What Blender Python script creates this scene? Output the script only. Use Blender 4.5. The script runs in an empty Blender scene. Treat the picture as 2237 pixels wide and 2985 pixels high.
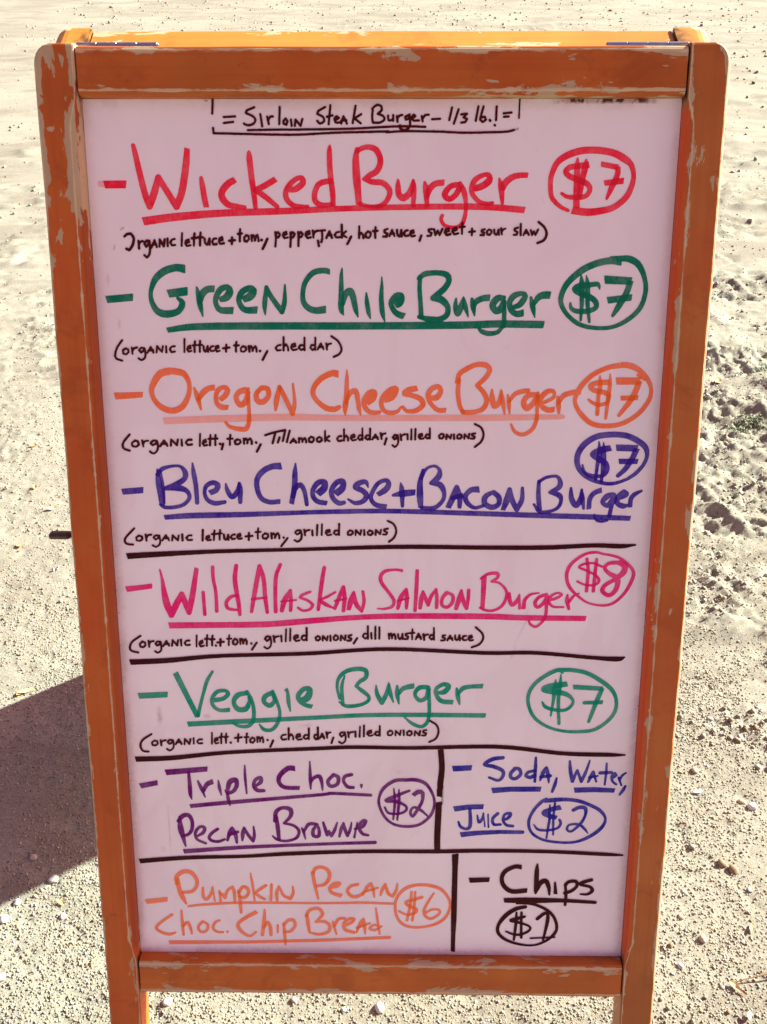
import bpy, bmesh, math, random
import numpy as np
from mathutils import Matrix, Vector

LETTERING = [
 ('lettering', 'brown', 'r', 'dark brown boxed handwriting reading Sirloin Steak Burger 1/3 lb.!', """-1533,-411,21 -1536,-496,21 -1542,-566,21
-1539,-689,21 -1536,-734,21! -1357,-738,21 -1126,-743,21 -779,-747,21 -411,-730,21 69,-719,21
-1438,-596,21 -1333,-590,21
-1437,-647,21 -1353,-637,21
-1155,-513,21 -1224,-540,21 -1235,-559,21 -1173,-588,21 -1148,-618,21 -1165,-652,21 -1218,-667,21 -1254,-652,21
-1102,-572,21 -1087,-676,21
-1040,-593,21 -1026,-657,21
-1033,-627,21 -1011,-593,21 -987,-591,21
-923,-511,21 -927,-584,21 -931,-657,21
-892,-632,21 -870,-608,21 -855,-632,21 -866,-662,21 -892,-652,21 -892,-632,21
-823,-618,21 -817,-671,21
-788,-671,21 -781,-618,21! -735,-671,21! -718,-613,21
-508,-511,21 -571,-545,21 -582,-569,21 -530,-593,21 -520,-632,21 -557,-652,21 -583,-628,21
-461,-496,21 -478,-657,21
-493,-593,21 -441,-582,21
-420,-623,21 -384,-603,21 -404,-589,21 -426,-613,21 -415,-642,21 -379,-642,21
-363,-652,21 -342,-589,21! -311,-652,21
-363,-628,21 -316,-623,21
-231,-501,21 -258,-647,21
-180,-572,21 -243,-608,21! -185,-650,21
0.6|-1606,-430,15 -1591,-433,15
0.6|-1605,-455,13 -1587,-459,13
49,-726,21 227,-717,21 541,-721,21 751,-730,21 1012,-726,21 1148,-721,21 1215,-707,21
0.5|1225,-706,17 1251,-699,17 1254,-686,6
-74,-535,21 -80,-594,21 -74,-644,21
-80,-525,21 -35,-493,21 5,-506,21 9,-535,21 -29,-569,21! 18,-586,21 33,-615,21 -3,-642,21 -68,-645,21
65,-584,21 70,-623,21 107,-618,21 112,-579,21! 112,-628,21
145,-589,21 152,-637,21
148,-613,21 169,-584,21 195,-579,21
258,-579,21 221,-594,21 227,-618,21 258,-603,21 260,-574,21! 267,-652,21 253,-691,21 212,-709,21 175,-691,21 175,-667,21
279,-608,21 315,-589,21 299,-576,21 279,-599,21 295,-625,21 347,-625,21
372,-589,21 381,-633,21
378,-613,21 404,-579,21 435,-576,21
405,-680,21 227,-675,21 18,-681,21 -296,-696,21 -774,-703,21 -926,-703,21 -1220,-708,21
467,-615,21 540,-611,21
647,-516,21 623,-623,21
707,-531,21 666,-652,21
732,-574,21 784,-569,21 753,-599,21 785,-613,21 770,-638,21 733,-644,21
886,-506,21 865,-628,21
933,-507,21 905,-618,21 926,-638,21 957,-618,21 946,-594,21 915,-599,21
993,-623,25 997,-627,25
1052,-507,21 1049,-623,21
1039,-665,23 1041,-667,23
1117,-565,21 1189,-558,21
1121,-594,21 1164,-592,21
1260,-420,14 1258,-606,15"""),
 ('lettering', 'red', 'c', 'large red marker lettering reading Wicked Burger, underlined', """0.45|-2630,-1173,43 -2535,-1180,64
-2572,-1181,66 -2372,-1179,66
-2284,-840,36 -2268,-918,47 -2240,-1068,53 -2198,-1269,56 -2162,-1376,54! -2118,-1269,64 -2067,-1118,53! -2013,-1208,53 -1910,-1376,59! -1855,-1249,62 -1807,-1027,62 -1787,-866,49
-1668,-1123,32 -1660,-1188,48 -1644,-1309,51 -1631,-1381,49
-1355,-1138,53 -1425,-1178,59 -1481,-1248,59 -1473,-1309,59 -1421,-1360,54 -1347,-1373,43 -1272,-1382,32
-1217,-893,21 -1215,-938,51 -1200,-1117,51 -1183,-1248,48 -1171,-1380,39
-977,-1132,51 -1064,-1183,53 -1161,-1228,48! -1077,-1289,48 -967,-1375,37
-853,-1228,43 -789,-1218,53 -724,-1167,53 -734,-1122,42 -787,-1132,42 -852,-1188,48 -886,-1258,48 -871,-1319,48 -813,-1365,43 -739,-1373,32 -680,-1372,24
-470,-838,13 -474,-888,42 -473,-1017,48 -463,-1137,48 -449,-1248,48 -445,-1369,43
-448,-1152,48 -501,-1152,48 -575,-1177,48 -614,-1248,48 -610,-1329,48 -546,-1361,43 -461,-1354,32
-221,-873,37 -232,-967,58 -225,-1117,69 -213,-1248,58 -205,-1359,53
-215,-888,38 -181,-866,42 -118,-853,44 -44,-878,51 -4,-967,51 -34,-1057,53 -108,-1102,48 -156,-1132,32! -76,-1157,48 19,-1167,48 83,-1237,48 51,-1328,43 -23,-1369,32 -119,-1369,27 -194,-1349,32
159,-1142,21 159,-1197,48 168,-1268,53 211,-1298,59 264,-1257,53 295,-1187,48 297,-1147,21
301,-1142,23 306,-1217,48 302,-1359,37
406,-1159,21 417,-1217,51 430,-1359,37
434,-1288,32 454,-1217,53 507,-1172,51 586,-1162,51
729,-1177,42 645,-1197,48 593,-1267,53 636,-1308,48 699,-1267,48 735,-1187,53
734,-1167,32 773,-1247,48 792,-1358,32 783,-1470,37 748,-1542,37 673,-1562,32 598,-1542,32 563,-1491,32 573,-1455,32
840,-1217,53 930,-1197,58 1002,-1146,58 996,-1096,42 948,-1096,37 875,-1136,48 840,-1207,42 852,-1267,42 912,-1328,37 987,-1348,32 1038,-1340,27
1095,-1126,16 1115,-1207,53 1130,-1343,27
1127,-1227,42 1151,-1166,58 1213,-1116,53 1286,-1098,47 1358,-1098,44
-2230,-1508,71 -1915,-1468,68 -1479,-1434,61 -890,-1415,55 -355,-1393,48 285,-1378,48 838,-1374,54 1083,-1383,54 1339,-1404,54"""),
 ('price_mark', 'red', 'c', 'red circled price reading $7 beside Wicked Burger', """1744,-1408,27 1668,-1373,34 1590,-1297,40 1570,-1196,40 1576,-1096,44 1629,-982,53 1731,-917,58 1855,-883,58 1990,-881,58 2128,-902,58 2225,-947,63 2302,-1006,47 2331,-1096,40 2319,-1196,47 2268,-1297,53 2167,-1378,53 2062,-1408,58 1925,-1423,64 1781,-1406,64
1916,-1006,53 1819,-1016,47 1736,-1031,47 1706,-1071,47 1751,-1111,47 1847,-1146,47 1912,-1176,47 1936,-1226,42 1896,-1282,40 1791,-1292,40 1717,-1282,32 1678,-1257,26
1808,-952,16 1809,-1026,47 1811,-1166,53 1819,-1378,57
1890,-967,21 1883,-1026,53 1862,-1136,47 1840,-1307,42
2029,-1001,44! 2183,-1028,44!
2183,-1028,44 2181,-1096,47 2135,-1206,48 2096,-1302,23
2068,-1166,47! 2242,-1146,51!"""),
 ('lettering', 'brown', 'r', 'small dark brown handwriting listing organic lettuce, pepperjack, hot sauce, sweet and sour slaw', """-2415,-1644,24 -2388,-1623,26 -2357,-1619,26 -2329,-1659,26 -2342,-1721,26 -2379,-1768,26 -2403,-1757,26
0.4|-2449,-1586,13 -2421,-1566,17
0.3|-2512,-1726,15 -2523,-1768,11
-2286,-1682,19 -2283,-1754,24
-2282,-1724,22 -2268,-1692,19 -2245,-1687,24
-2186,-1684,23 -2207,-1681,24 -2230,-1712,23 -2215,-1738,22 -2196,-1720,24 -2184,-1684,25! -2179,-1743,24 -2188,-1805,23 -2217,-1836,21 -2238,-1812,19
-2164,-1744,21 -2133,-1678,21! -2115,-1741,20
-2154,-1719,21 -2117,-1716,19
-2089,-1736,20 -2083,-1671,22! -2049,-1733,25! -2036,-1672,25
-2009,-1662,21 -2011,-1730,24
-1942,-1667,21 -1964,-1671,19 -1983,-1699,24 -1972,-1724,19 -1940,-1721,20
-1870,-1615,20 -1879,-1729,20
-1840,-1704,21 -1806,-1694,20 -1810,-1672,21 -1835,-1683,24 -1844,-1709,20 -1830,-1730,20 -1796,-1723,19
-1752,-1617,24 -1760,-1670,23 -1763,-1727,20
-1779,-1660,25 -1735,-1656,24
-1695,-1610,23 -1702,-1664,25 -1705,-1724,25
-1721,-1652,25 -1677,-1651,23
-1659,-1663,23 -1656,-1705,19 -1640,-1717,24 -1625,-1700,24 -1614,-1663,24! -1614,-1719,21
-1548,-1662,19 -1574,-1665,22 -1589,-1692,19 -1579,-1716,22 -1547,-1712,24
-1524,-1684,21 -1491,-1673,25 -1495,-1650,23 -1518,-1660,21 -1527,-1690,19 -1512,-1711,21 -1479,-1704,24
-1429,-1683,24 -1373,-1677,24
-1400,-1653,24 -1404,-1711,24
-1321,-1578,22 -1326,-1630,24 -1328,-1688,21
-1345,-1621,23 -1303,-1616,20
-1263,-1632,23 -1286,-1653,21 -1283,-1683,25 -1262,-1690,24 -1241,-1667,19 -1244,-1640,23 -1268,-1630,19
-1215,-1631,22 -1214,-1685,19
-1213,-1656,20 -1196,-1631,20 -1186,-1654,25 -1185,-1680,24! -1181,-1655,22 -1162,-1632,25 -1152,-1656,19 -1151,-1685,23
-1123,-1677,25 -1121,-1675,28
-1068,-1665,26 -1089,-1709,26 -1114,-1756,26
-991,-1606,25 -987,-1661,21 -994,-1735,21
-988,-1624,22 -966,-1603,21 -948,-1621,20 -965,-1650,25 -987,-1652,21
-918,-1632,24 -884,-1621,20 -888,-1601,20 -912,-1610,22 -920,-1637,22 -906,-1658,19 -873,-1651,19
-849,-1607,23 -847,-1663,24 -853,-1737,23
-846,-1625,22 -827,-1604,22 -809,-1621,24 -823,-1649,23 -846,-1652,21
-775,-1604,25 -773,-1658,24 -777,-1730,22
-772,-1623,20 -751,-1603,23 -733,-1621,21 -747,-1647,22 -773,-1650,25
-701,-1628,19 -669,-1617,24 -673,-1595,24 -697,-1604,24 -705,-1635,24 -690,-1657,22 -658,-1650,21
-639,-1589,22 -632,-1654,19
-633,-1630,23 -620,-1600,24 -594,-1591,24
-590,-1592,19! -524,-1587,21!
-552,-1592,24 -550,-1656,22 -559,-1692,25
-512,-1656,24 -482,-1595,20! -460,-1653,25
-502,-1633,21 -462,-1630,21
-392,-1601,20 -417,-1606,19 -432,-1629,25 -421,-1650,20 -387,-1648,24
-366,-1538,25 -366,-1652,24
-326,-1596,20 -362,-1626,24! -323,-1650,20
-279,-1644,24 -314,-1710,24
-591,-1682,24 -583,-1729,24
-202,-1550,20 -204,-1657,21
-200,-1629,21 -182,-1609,20 -166,-1630,23 -164,-1656,24
-117,-1596,20 -142,-1619,22 -138,-1649,23 -113,-1656,19 -95,-1633,20 -98,-1606,23 -122,-1597,23
-49,-1558,20 -53,-1602,24 -52,-1655,22
-73,-1594,23 -29,-1591,21
64,-1574,19 35,-1584,21 33,-1602,22 61,-1618,25 54,-1643,23 23,-1643,23
81,-1640,19 105,-1583,21! 128,-1638,20
89,-1619,22 126,-1616,20
152,-1583,24 155,-1628,19 172,-1641,25 185,-1622,22 192,-1584,24! 196,-1642,24
253,-1586,22 232,-1590,22 216,-1616,25 229,-1638,21 257,-1635,24
277,-1614,21 308,-1605,24 304,-1586,20 282,-1595,25 273,-1620,20 289,-1642,19 319,-1635,23
380,-1633,24 364,-1681,24
480,-1575,21 448,-1581,23 449,-1598,20 475,-1610,23 470,-1634,19 437,-1636,21
499,-1576,22 512,-1629,20! 533,-1589,22! 551,-1629,20! 577,-1573,23
604,-1600,20 639,-1591,20 634,-1568,21 609,-1578,24 601,-1606,24 618,-1628,25 652,-1620,24
676,-1591,20 711,-1581,20 705,-1559,20 679,-1569,19 671,-1597,25 689,-1621,22 725,-1613,21
763,-1519,22 760,-1567,21 761,-1619,19
737,-1557,19 785,-1553,21
827,-1601,21 882,-1595,21
854,-1571,21 853,-1629,21
973,-1577,21 947,-1583,22 945,-1598,22 970,-1608,21 966,-1628,22 936,-1629,22
1013,-1578,20 993,-1595,18 997,-1622,19 1019,-1627,22 1037,-1609,17 1034,-1586,20 1011,-1577,18
1061,-1579,21 1066,-1616,21 1082,-1626,21 1095,-1610,21 1102,-1580,21! 1107,-1625,20
1125,-1568,22 1135,-1623,17
1132,-1602,18 1145,-1578,20 1166,-1571,17
1282,-1562,21 1251,-1571,18 1252,-1587,21 1279,-1601,20 1274,-1625,20 1244,-1626,19
1308,-1528,22 1310,-1628,22
1336,-1628,19 1360,-1581,20! 1386,-1626,21
1345,-1610,19 1381,-1608,17
1403,-1583,20 1417,-1627,20! 1433,-1593,18! 1449,-1627,20! 1471,-1579,22
1474,-1510,23 1532,-1562,23 1553,-1623,24 1527,-1675,24 1471,-1700,24"""),
 ('lettering', 'green', 'c', 'large dark green marker lettering reading Green Chile Burger, underlined', """-2625,-2224,64! -2371,-2202,64!
-1857,-1941,76 -1943,-1928,65 -2054,-1960,65 -2145,-2034,57 -2195,-2150,38 -2190,-2246,44 -2140,-2332,61 -2053,-2359,66 -1941,-2331,55 -1899,-2256,55 -1941,-2209,26
-2030,-2169,72! -1845,-2145,74!
-1755,-2107,13 -1742,-2171,44 -1728,-2277,49 -1707,-2379,11
-1723,-2245,33 -1703,-2171,60 -1652,-2128,60 -1587,-2123,60
-1541,-2224,44 -1475,-2202,66 -1440,-2149,66 -1460,-2107,49 -1527,-2128,55 -1573,-2202,49 -1576,-2266,44 -1534,-2320,55 -1414,-2325,66
-1317,-2223,55 -1245,-2191,71 -1216,-2138,66 -1253,-2117,55 -1320,-2149,55 -1355,-2213,49 -1341,-2277,49 -1293,-2319,55 -1183,-2319,66
-1107,-2362,11 -1110,-2266,44 -1089,-2106,33! -1048,-2191,44 -947,-2335,46! -920,-2244,42 -912,-2085,16
-484,-1963,49 -543,-1952,49 -641,-1973,49 -719,-2063,44 -743,-2169,41 -733,-2254,49 -679,-2307,55 -614,-2323,60 -526,-2312,66
-367,-1931,9 -374,-2010,33 -377,-2168,46 -378,-2307,49 -357,-2363,11
-362,-2264,33 -333,-2168,55 -290,-2142,60 -263,-2200,55 -241,-2306,46 -218,-2381,11
-137,-2159,13 -132,-2242,38 -116,-2338,38 -99,-2397,9
10,-2011,9 10,-2094,27 5,-2199,41 16,-2338,44 38,-2422,9
130,-2263,76 174,-2242,87 190,-2188,65 141,-2189,54 97,-2252,44 130,-2327,49 174,-2359,55 224,-2375,60
373,-2009,38 369,-2114,38 381,-2273,41 388,-2402,46
362,-2024,38 421,-1982,49 540,-1972,45 627,-1992,54 645,-2050,49 597,-2124,54 500,-2204,54! 577,-2220,65 638,-2283,49 634,-2358,49 569,-2401,49 470,-2403,55 366,-2380,33
718,-2209,16 714,-2283,44 737,-2347,55 769,-2272,49 789,-2196,13
791,-2209,22 807,-2283,44 837,-2379,11
870,-2214,27 882,-2283,49 897,-2368,11
885,-2304,22 908,-2240,49 967,-2208,54 1038,-2200,60
1174,-2197,33 1109,-2208,60 1067,-2272,60 1101,-2325,55 1155,-2293,65 1174,-2218,44
1179,-2208,16 1180,-2325,38 1180,-2464,39
1166,-2475,33 1118,-2524,38 1031,-2535,44 965,-2513,38 937,-2488,13
1253,-2293,33 1328,-2261,54 1374,-2186,49 1346,-2160,38 1271,-2181,54 1229,-2240,49 1243,-2314,49 1299,-2351,55 1364,-2341,61
1429,-2197,22 1449,-2282,49 1472,-2383,9
1459,-2260,33 1500,-2197,54 1553,-2175,65 1613,-2175,65
-2057,-2510,46 -1817,-2480,60 -1354,-2470,66 -364,-2467,66 295,-2463,66 863,-2455,66 1116,-2445,66 1562,-2450,66"""),
 ('price_mark', 'green', 'c', 'dark green circled price reading $7 beside Green Chile Burger', """2266,-1870,64 2153,-1859,59 2015,-1891,59 1889,-1954,59 1775,-2059,54 1721,-2164,46 1720,-2260,41 1790,-2366,38 1914,-2452,38 2080,-2482,35 2232,-2467,35 2369,-2397,41 2471,-2290,43 2511,-2152,41 2497,-2026,41 2435,-1901,54 2345,-1844,59 2248,-1839,48 2157,-1847,54
2076,-2116,13 2057,-2074,38 1982,-2080,43 1896,-2085,49 1843,-2117,54 1883,-2154,49 1977,-2185,49 2045,-2238,49 2048,-2291,43 1973,-2323,44 1864,-2323,41 1814,-2292,33 1806,-2249,16
1894,-1990,9 1906,-2080,49 1914,-2238,38 1912,-2409,20
1945,-1996,9 1961,-2090,43 1970,-2259,38 1995,-2425,22
2120,-2032,73! 2369,-2044,65!
2363,-2044,54 2332,-2153,54 2264,-2280,54 2215,-2365,28
2158,-2222,60! 2384,-2195,56!"""),
 ('lettering', 'brown', 'r', 'small dark brown handwriting reading organic lettuce and tomato, cheddar', """-2499,-2608,22 -2553,-2679,22 -2578,-2756,22 -2568,-2783,22 -2511,-2802,22
-2468,-2685,23 -2498,-2705,21 -2495,-2736,19 -2467,-2742,18 -2444,-2720,20 -2447,-2693,19 -2473,-2685,19
-2411,-2675,17 -2406,-2738,18
-2407,-2713,19 -2388,-2683,23 -2359,-2676,22
-2289,-2683,20 -2316,-2678,18 -2341,-2703,22 -2324,-2723,23 -2299,-2709,22 -2287,-2682,18! -2280,-2727,23 -2288,-2774,20 -2322,-2797,20 -2350,-2780,21
-2262,-2728,18 -2226,-2671,20! -2202,-2725,22
-2250,-2705,20 -2204,-2701,22
-2172,-2724,18 -2163,-2663,22! -2119,-2719,18! -2107,-2663,20
-2076,-2662,18 -2077,-2722,22
-1993,-2663,22 -2022,-2667,18 -2040,-2694,22 -2029,-2718,22 -1992,-2714,19
-1895,-2594,20 -1901,-2719,18
-1869,-2688,21 -1840,-2679,23 -1843,-2657,22 -1864,-2667,18 -1874,-2693,19 -1860,-2714,21 -1832,-2707,18
-1794,-2617,23 -1801,-2664,22 -1802,-2716,23
-1818,-2656,20 -1779,-2652,19
-1744,-2613,23 -1749,-2660,21 -1751,-2716,20
-1766,-2652,19 -1728,-2649,20
-1713,-2662,21 -1710,-2705,20 -1698,-2716,20 -1683,-2697,23 -1673,-2662,22! -1672,-2715,23
-1617,-2662,19 -1638,-2665,20 -1653,-2690,18 -1643,-2709,18 -1615,-2706,20
-1595,-2685,21 -1567,-2675,21 -1569,-2655,18 -1591,-2663,21 -1598,-2691,21 -1585,-2712,24 -1557,-2705,18
-1524,-2682,22 -1462,-2675,22
-1492,-2648,22 -1497,-2714,22
-1393,-2620,22 -1399,-2664,23 -1400,-2713,22
-1419,-2655,20 -1372,-2653,22
-1328,-2661,22 -1353,-2681,18 -1351,-2710,18 -1324,-2715,18 -1301,-2695,21 -1305,-2670,23 -1331,-2663,21
-1274,-2660,23 -1270,-2714,23
-1270,-2685,21 -1252,-2661,23 -1239,-2685,18 -1240,-2707,21! -1234,-2684,21 -1212,-2661,21 -1201,-2684,23 -1201,-2714,19
-1168,-2708,27 -1165,-2706,23
-1097,-2708,24 -1144,-2791,24
-968,-2649,22 -996,-2654,18 -1015,-2678,21 -1002,-2700,21 -965,-2698,18
-936,-2575,22 -939,-2700,23
-935,-2666,20 -914,-2643,23 -896,-2668,18 -894,-2700,22
-861,-2668,18 -824,-2658,22 -828,-2635,20 -855,-2645,22 -866,-2676,17 -848,-2698,21 -810,-2690,19
-735,-2579,19 -737,-2697,23
-740,-2653,18 -775,-2650,22 -790,-2679,22 -765,-2697,19 -741,-2678,19
-630,-2579,20 -633,-2696,18
-635,-2653,19 -667,-2649,22 -680,-2676,18 -659,-2696,21 -636,-2678,17
-610,-2692,19 -578,-2634,21! -553,-2688,19
-599,-2669,22 -558,-2666,21
-526,-2632,19 -519,-2692,19
-521,-2668,19 -506,-2640,19 -479,-2634,19
-474,-2565,22 -409,-2614,22 -378,-2685,22 -401,-2734,22 -454,-2761,22"""),
 ('lettering', 'orange', 'c', 'large orange marker lettering reading Oregon Cheese Burger, underlined', """-2606,-3147,65! -2332,-3132,51!
-2043,-2899,67 -2150,-2930,67 -2223,-3031,56 -2242,-3109,45 -2210,-3198,45 -2135,-3265,56 -2035,-3288,56 -1942,-3242,56 -1880,-3130,45 -1870,-3018,39 -1916,-2930,56 -1993,-2906,61 -2070,-2899,56
-1822,-3068,22 -1792,-3163,45 -1764,-3278,14
-1781,-3174,34 -1734,-3107,56 -1676,-3068,50 -1622,-3060,56
-1574,-3179,45 -1522,-3140,50 -1497,-3084,50 -1530,-3056,39 -1587,-3084,45 -1614,-3151,39 -1603,-3219,43 -1560,-3252,51 -1498,-3254,45
-1307,-3078,56 -1386,-3106,50 -1416,-3162,45 -1379,-3229,51 -1322,-3195,51 -1296,-3095,45
-1295,-3072,28 -1294,-3206,31 -1292,-3319,32 -1300,-3409,40 -1331,-3466,45 -1410,-3466,43 -1488,-3444,34 -1526,-3404,23
-1161,-3061,39 -1213,-3117,45 -1209,-3184,51 -1153,-3200,51 -1096,-3139,45 -1105,-3072,45 -1161,-3061,45
-1031,-3278,22 -1019,-3183,50 -988,-3051,34
-988,-3051,34 -972,-3082,40 -919,-3194,43 -865,-3312,43! -843,-3205,34 -856,-3021,16
-412,-2925,67 -478,-2920,56 -579,-2970,53 -647,-3048,47 -660,-3126,45 -605,-3204,45 -527,-3260,51 -449,-3269,51 -409,-3248,39
-328,-2883,7 -329,-2980,33 -335,-3147,47 -347,-3248,47 -348,-3321,13
-336,-3203,28 -302,-3114,45 -246,-3091,50 -224,-3169,43 -213,-3259,39 -196,-3321,13
-140,-3203,67 -78,-3158,67 -61,-3102,50 -112,-3113,56 -162,-3191,50 -140,-3270,45 -78,-3301,39 -11,-3297,34
34,-3180,56 112,-3146,61 151,-3073,50 112,-3073,56 34,-3135,50 6,-3213,43 34,-3280,39 101,-3303,39 168,-3286,34 200,-3241,13
357,-3062,50 279,-3078,56 235,-3112,50 313,-3134,45 391,-3167,50 414,-3223,47 348,-3279,45 258,-3285,34 219,-3246,28
469,-3156,39 548,-3150,56 586,-3089,45 557,-3044,45 491,-3072,50 464,-3134,50 493,-3212,39 561,-3273,43 639,-3276,45
763,-2977,33 753,-3088,42 772,-3222,39 807,-3295,38
744,-3010,44 765,-2922,44 830,-2876,47 918,-2834,44 1006,-2833,50 1057,-2877,44 1021,-2954,44 939,-3032,39! 1002,-3098,45 1036,-3176,45 1007,-3255,45 929,-3289,43 840,-3295,43 804,-3289,38
1085,-3070,13 1088,-3154,50 1112,-3232,50 1156,-3198,45 1174,-3076,13
1178,-3087,16 1195,-3198,42 1215,-3310,11
1239,-3120,13 1251,-3198,39 1263,-3304,13
1256,-3187,28 1304,-3120,39 1369,-3092,44 1436,-3080,39
1515,-3119,45 1438,-3130,50 1396,-3197,50 1431,-3253,56 1496,-3197,50 1526,-3119,50
1531,-3108,33 1529,-3197,33 1531,-3287,31 1526,-3377,36 1484,-3467,39 1396,-3513,36 1316,-3479,31 1282,-3411,20
1552,-3208,22 1618,-3186,33 1689,-3141,33 1680,-3085,33 1614,-3096,50 1561,-3163,45 1575,-3230,45 1633,-3269,50 1700,-3264,50
1727,-3141,22 1737,-3219,45 1744,-3297,22
1741,-3196,33 1783,-3129,47 1859,-3101,47 1950,-3091,50
0.62|-2138,-3390,61 -1723,-3372,64 -945,-3349,61 -371,-3354,54 885,-3349,57 1311,-3344,54 1784,-3336,40"""),
 ('price_mark', 'orange', 'c', 'orange circled price reading $7 beside Oregon Cheese Burger', """2561,-2977,11 2492,-2928,22 2526,-2950,15
2309,-2835,50 2200,-2857,44 2060,-2924,44 1955,-3029,50 1900,-3140,39 1904,-3218,36 1970,-3319,45 2075,-3403,45 2222,-3425,45 2377,-3396,42 2517,-3306,42 2608,-3182,42 2629,-3071,35 2582,-2961,42 2488,-2873,50 2397,-2835,55 2314,-2832,50
2220,-3000,50 2120,-3001,44 2044,-3029,50 2069,-3073,44 2170,-3095,44 2221,-3122,42
2227,-3128,33 2209,-3195,31 2132,-3217,33 2064,-3195,28 2029,-3167,22
2125,-2935,11 2133,-3028,39 2122,-3139,36 2120,-3307,36
2224,-2918,9 2227,-3028,33 2214,-3195,36 2205,-3352,22
2287,-2986,66! 2515,-2985,66!
2507,-2989,55 2480,-3083,53 2431,-3183,50 2333,-3318,33
2342,-3152,44! 2506,-3147,44!"""),
 ('lettering', 'brown', 'r', 'small dark brown handwriting listing organic lettuce, cheddar and grilled onions', """-2484,-3527,24 -2545,-3596,24 -2560,-3642,24 -2544,-3671,24 -2494,-3688,24
-1140,-3528,24 -1049,-3499,24 -941,-3476,24
-1038,-3501,24 -1069,-3608,24
-999,-3550,24 -1017,-3600,24
-2430,-3587,24 -2465,-3609,19 -2460,-3642,24 -2429,-3649,19 -2399,-3626,25 -2403,-3597,22 -2436,-3587,25
-2362,-3585,23 -2355,-3645,20
-2357,-3621,23 -2336,-3593,19 -2304,-3588,20
-2219,-3588,21 -2251,-3586,22 -2280,-3612,25 -2260,-3633,20 -2232,-3618,22 -2217,-3588,21! -2209,-3638,25 -2220,-3688,21 -2258,-3717,19 -2291,-3696,25
-2186,-3641,25 -2146,-3584,23! -2116,-3637,23
-2172,-3619,25 -2120,-3615,21
-2081,-3636,23 -2074,-3574,21! -2020,-3633,21! -2008,-3575,22
-1971,-3574,20 -1970,-3634,25
-1872,-3576,24 -1906,-3578,24 -1930,-3605,21 -1913,-3628,22 -1870,-3623,25
-1785,-3516,20 -1792,-3638,19
-1759,-3606,20 -1730,-3597,22 -1733,-3575,22 -1753,-3584,20 -1761,-3613,24 -1749,-3635,21 -1720,-3628,22
-1682,-3526,19 -1687,-3575,24 -1691,-3631,24
-1706,-3567,19 -1666,-3564,23
-1632,-3528,23 -1636,-3574,21 -1638,-3627,24
-1654,-3566,21 -1615,-3563,23
-1591,-3615,25 -1589,-3619,25
-1560,-3615,25 -1576,-3670,25
-1233,-3600,25 -1231,-3604,25
-1188,-3620,25 -1227,-3692,25
-1486,-3527,24 -1491,-3575,21 -1493,-3627,20
-1515,-3566,24 -1464,-3564,20
-1415,-3571,25 -1444,-3589,24 -1439,-3616,22 -1411,-3621,22 -1387,-3602,20 -1391,-3578,22 -1419,-3572,19
-1354,-3560,20 -1352,-3614,23
-1351,-3584,21 -1332,-3560,22 -1318,-3584,24 -1319,-3609,24! -1315,-3584,20 -1290,-3561,24 -1277,-3584,24 -1276,-3615,24
-940,-3476,23 -967,-3584,23
-897,-3482,23 -928,-3596,23
-892,-3604,22 -861,-3561,20! -835,-3601,24
-882,-3587,23 -841,-3585,23
-808,-3554,20 -806,-3599,22
-805,-3573,20 -787,-3554,20 -774,-3574,21 -774,-3594,20! -771,-3573,24 -748,-3553,19 -738,-3574,21 -737,-3598,22
-683,-3543,19 -709,-3563,23 -706,-3591,23 -680,-3597,25 -660,-3577,22 -662,-3550,19 -687,-3543,25
-606,-3544,22 -631,-3564,21 -628,-3589,19 -603,-3593,24 -581,-3576,25 -585,-3553,20 -610,-3543,20
-548,-3484,19 -549,-3588,22
-508,-3535,23 -546,-3563,24! -504,-3586,19
-388,-3534,23 -413,-3538,20 -431,-3561,19 -417,-3583,23 -384,-3579,24
-361,-3467,20 -361,-3580,19
-359,-3550,20 -339,-3529,23 -322,-3550,22 -321,-3580,20
-291,-3549,21 -256,-3539,22 -261,-3517,18 -287,-3527,19 -295,-3556,20 -278,-3577,19 -243,-3570,19
-179,-3456,18 -178,-3573,18
-180,-3529,21 -212,-3527,19 -225,-3555,19 -203,-3573,21 -183,-3555,23
-103,-3460,23 -105,-3568,21
-105,-3529,18 -138,-3527,23 -152,-3552,23 -129,-3569,19 -109,-3551,21
-81,-3567,19 -51,-3516,18! -26,-3563,23
-71,-3547,24 -30,-3543,22
1,-3504,24 10,-3561,21
6,-3539,20 23,-3512,21 48,-3506,22
59,-3554,23 40,-3615,23
166,-3523,22 140,-3521,23 120,-3544,22 137,-3565,22 156,-3552,24 165,-3525,23! 175,-3567,22 169,-3615,18 140,-3640,21 116,-3622,20
194,-3512,18 204,-3571,23
201,-3547,19 216,-3521,18 240,-3514,24
265,-3513,23 267,-3565,20
304,-3463,18 303,-3564,23
344,-3461,22 341,-3564,22
379,-3535,23 411,-3528,20 406,-3509,23 382,-3517,22 375,-3541,21 392,-3560,19 423,-3554,21
485,-3454,20 486,-3555,21
485,-3518,20 454,-3515,22 440,-3539,21 461,-3555,22 483,-3540,23
601,-3507,19 576,-3525,19 581,-3551,22 605,-3555,22 623,-3537,22 619,-3513,23 596,-3507,18
648,-3558,23 652,-3515,21! 690,-3555,20! 697,-3514,20
723,-3514,23 725,-3558,23
776,-3510,21 753,-3528,18 759,-3552,23 782,-3556,22 800,-3539,23 795,-3518,22 773,-3512,21
826,-3557,20 828,-3509,18! 868,-3554,19! 873,-3508,23
933,-3502,21 901,-3509,23 902,-3523,23 930,-3536,20 923,-3555,20 891,-3554,22
927,-3410,22 989,-3446,22 1014,-3514,23 993,-3583,23 932,-3637,23"""),
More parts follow.
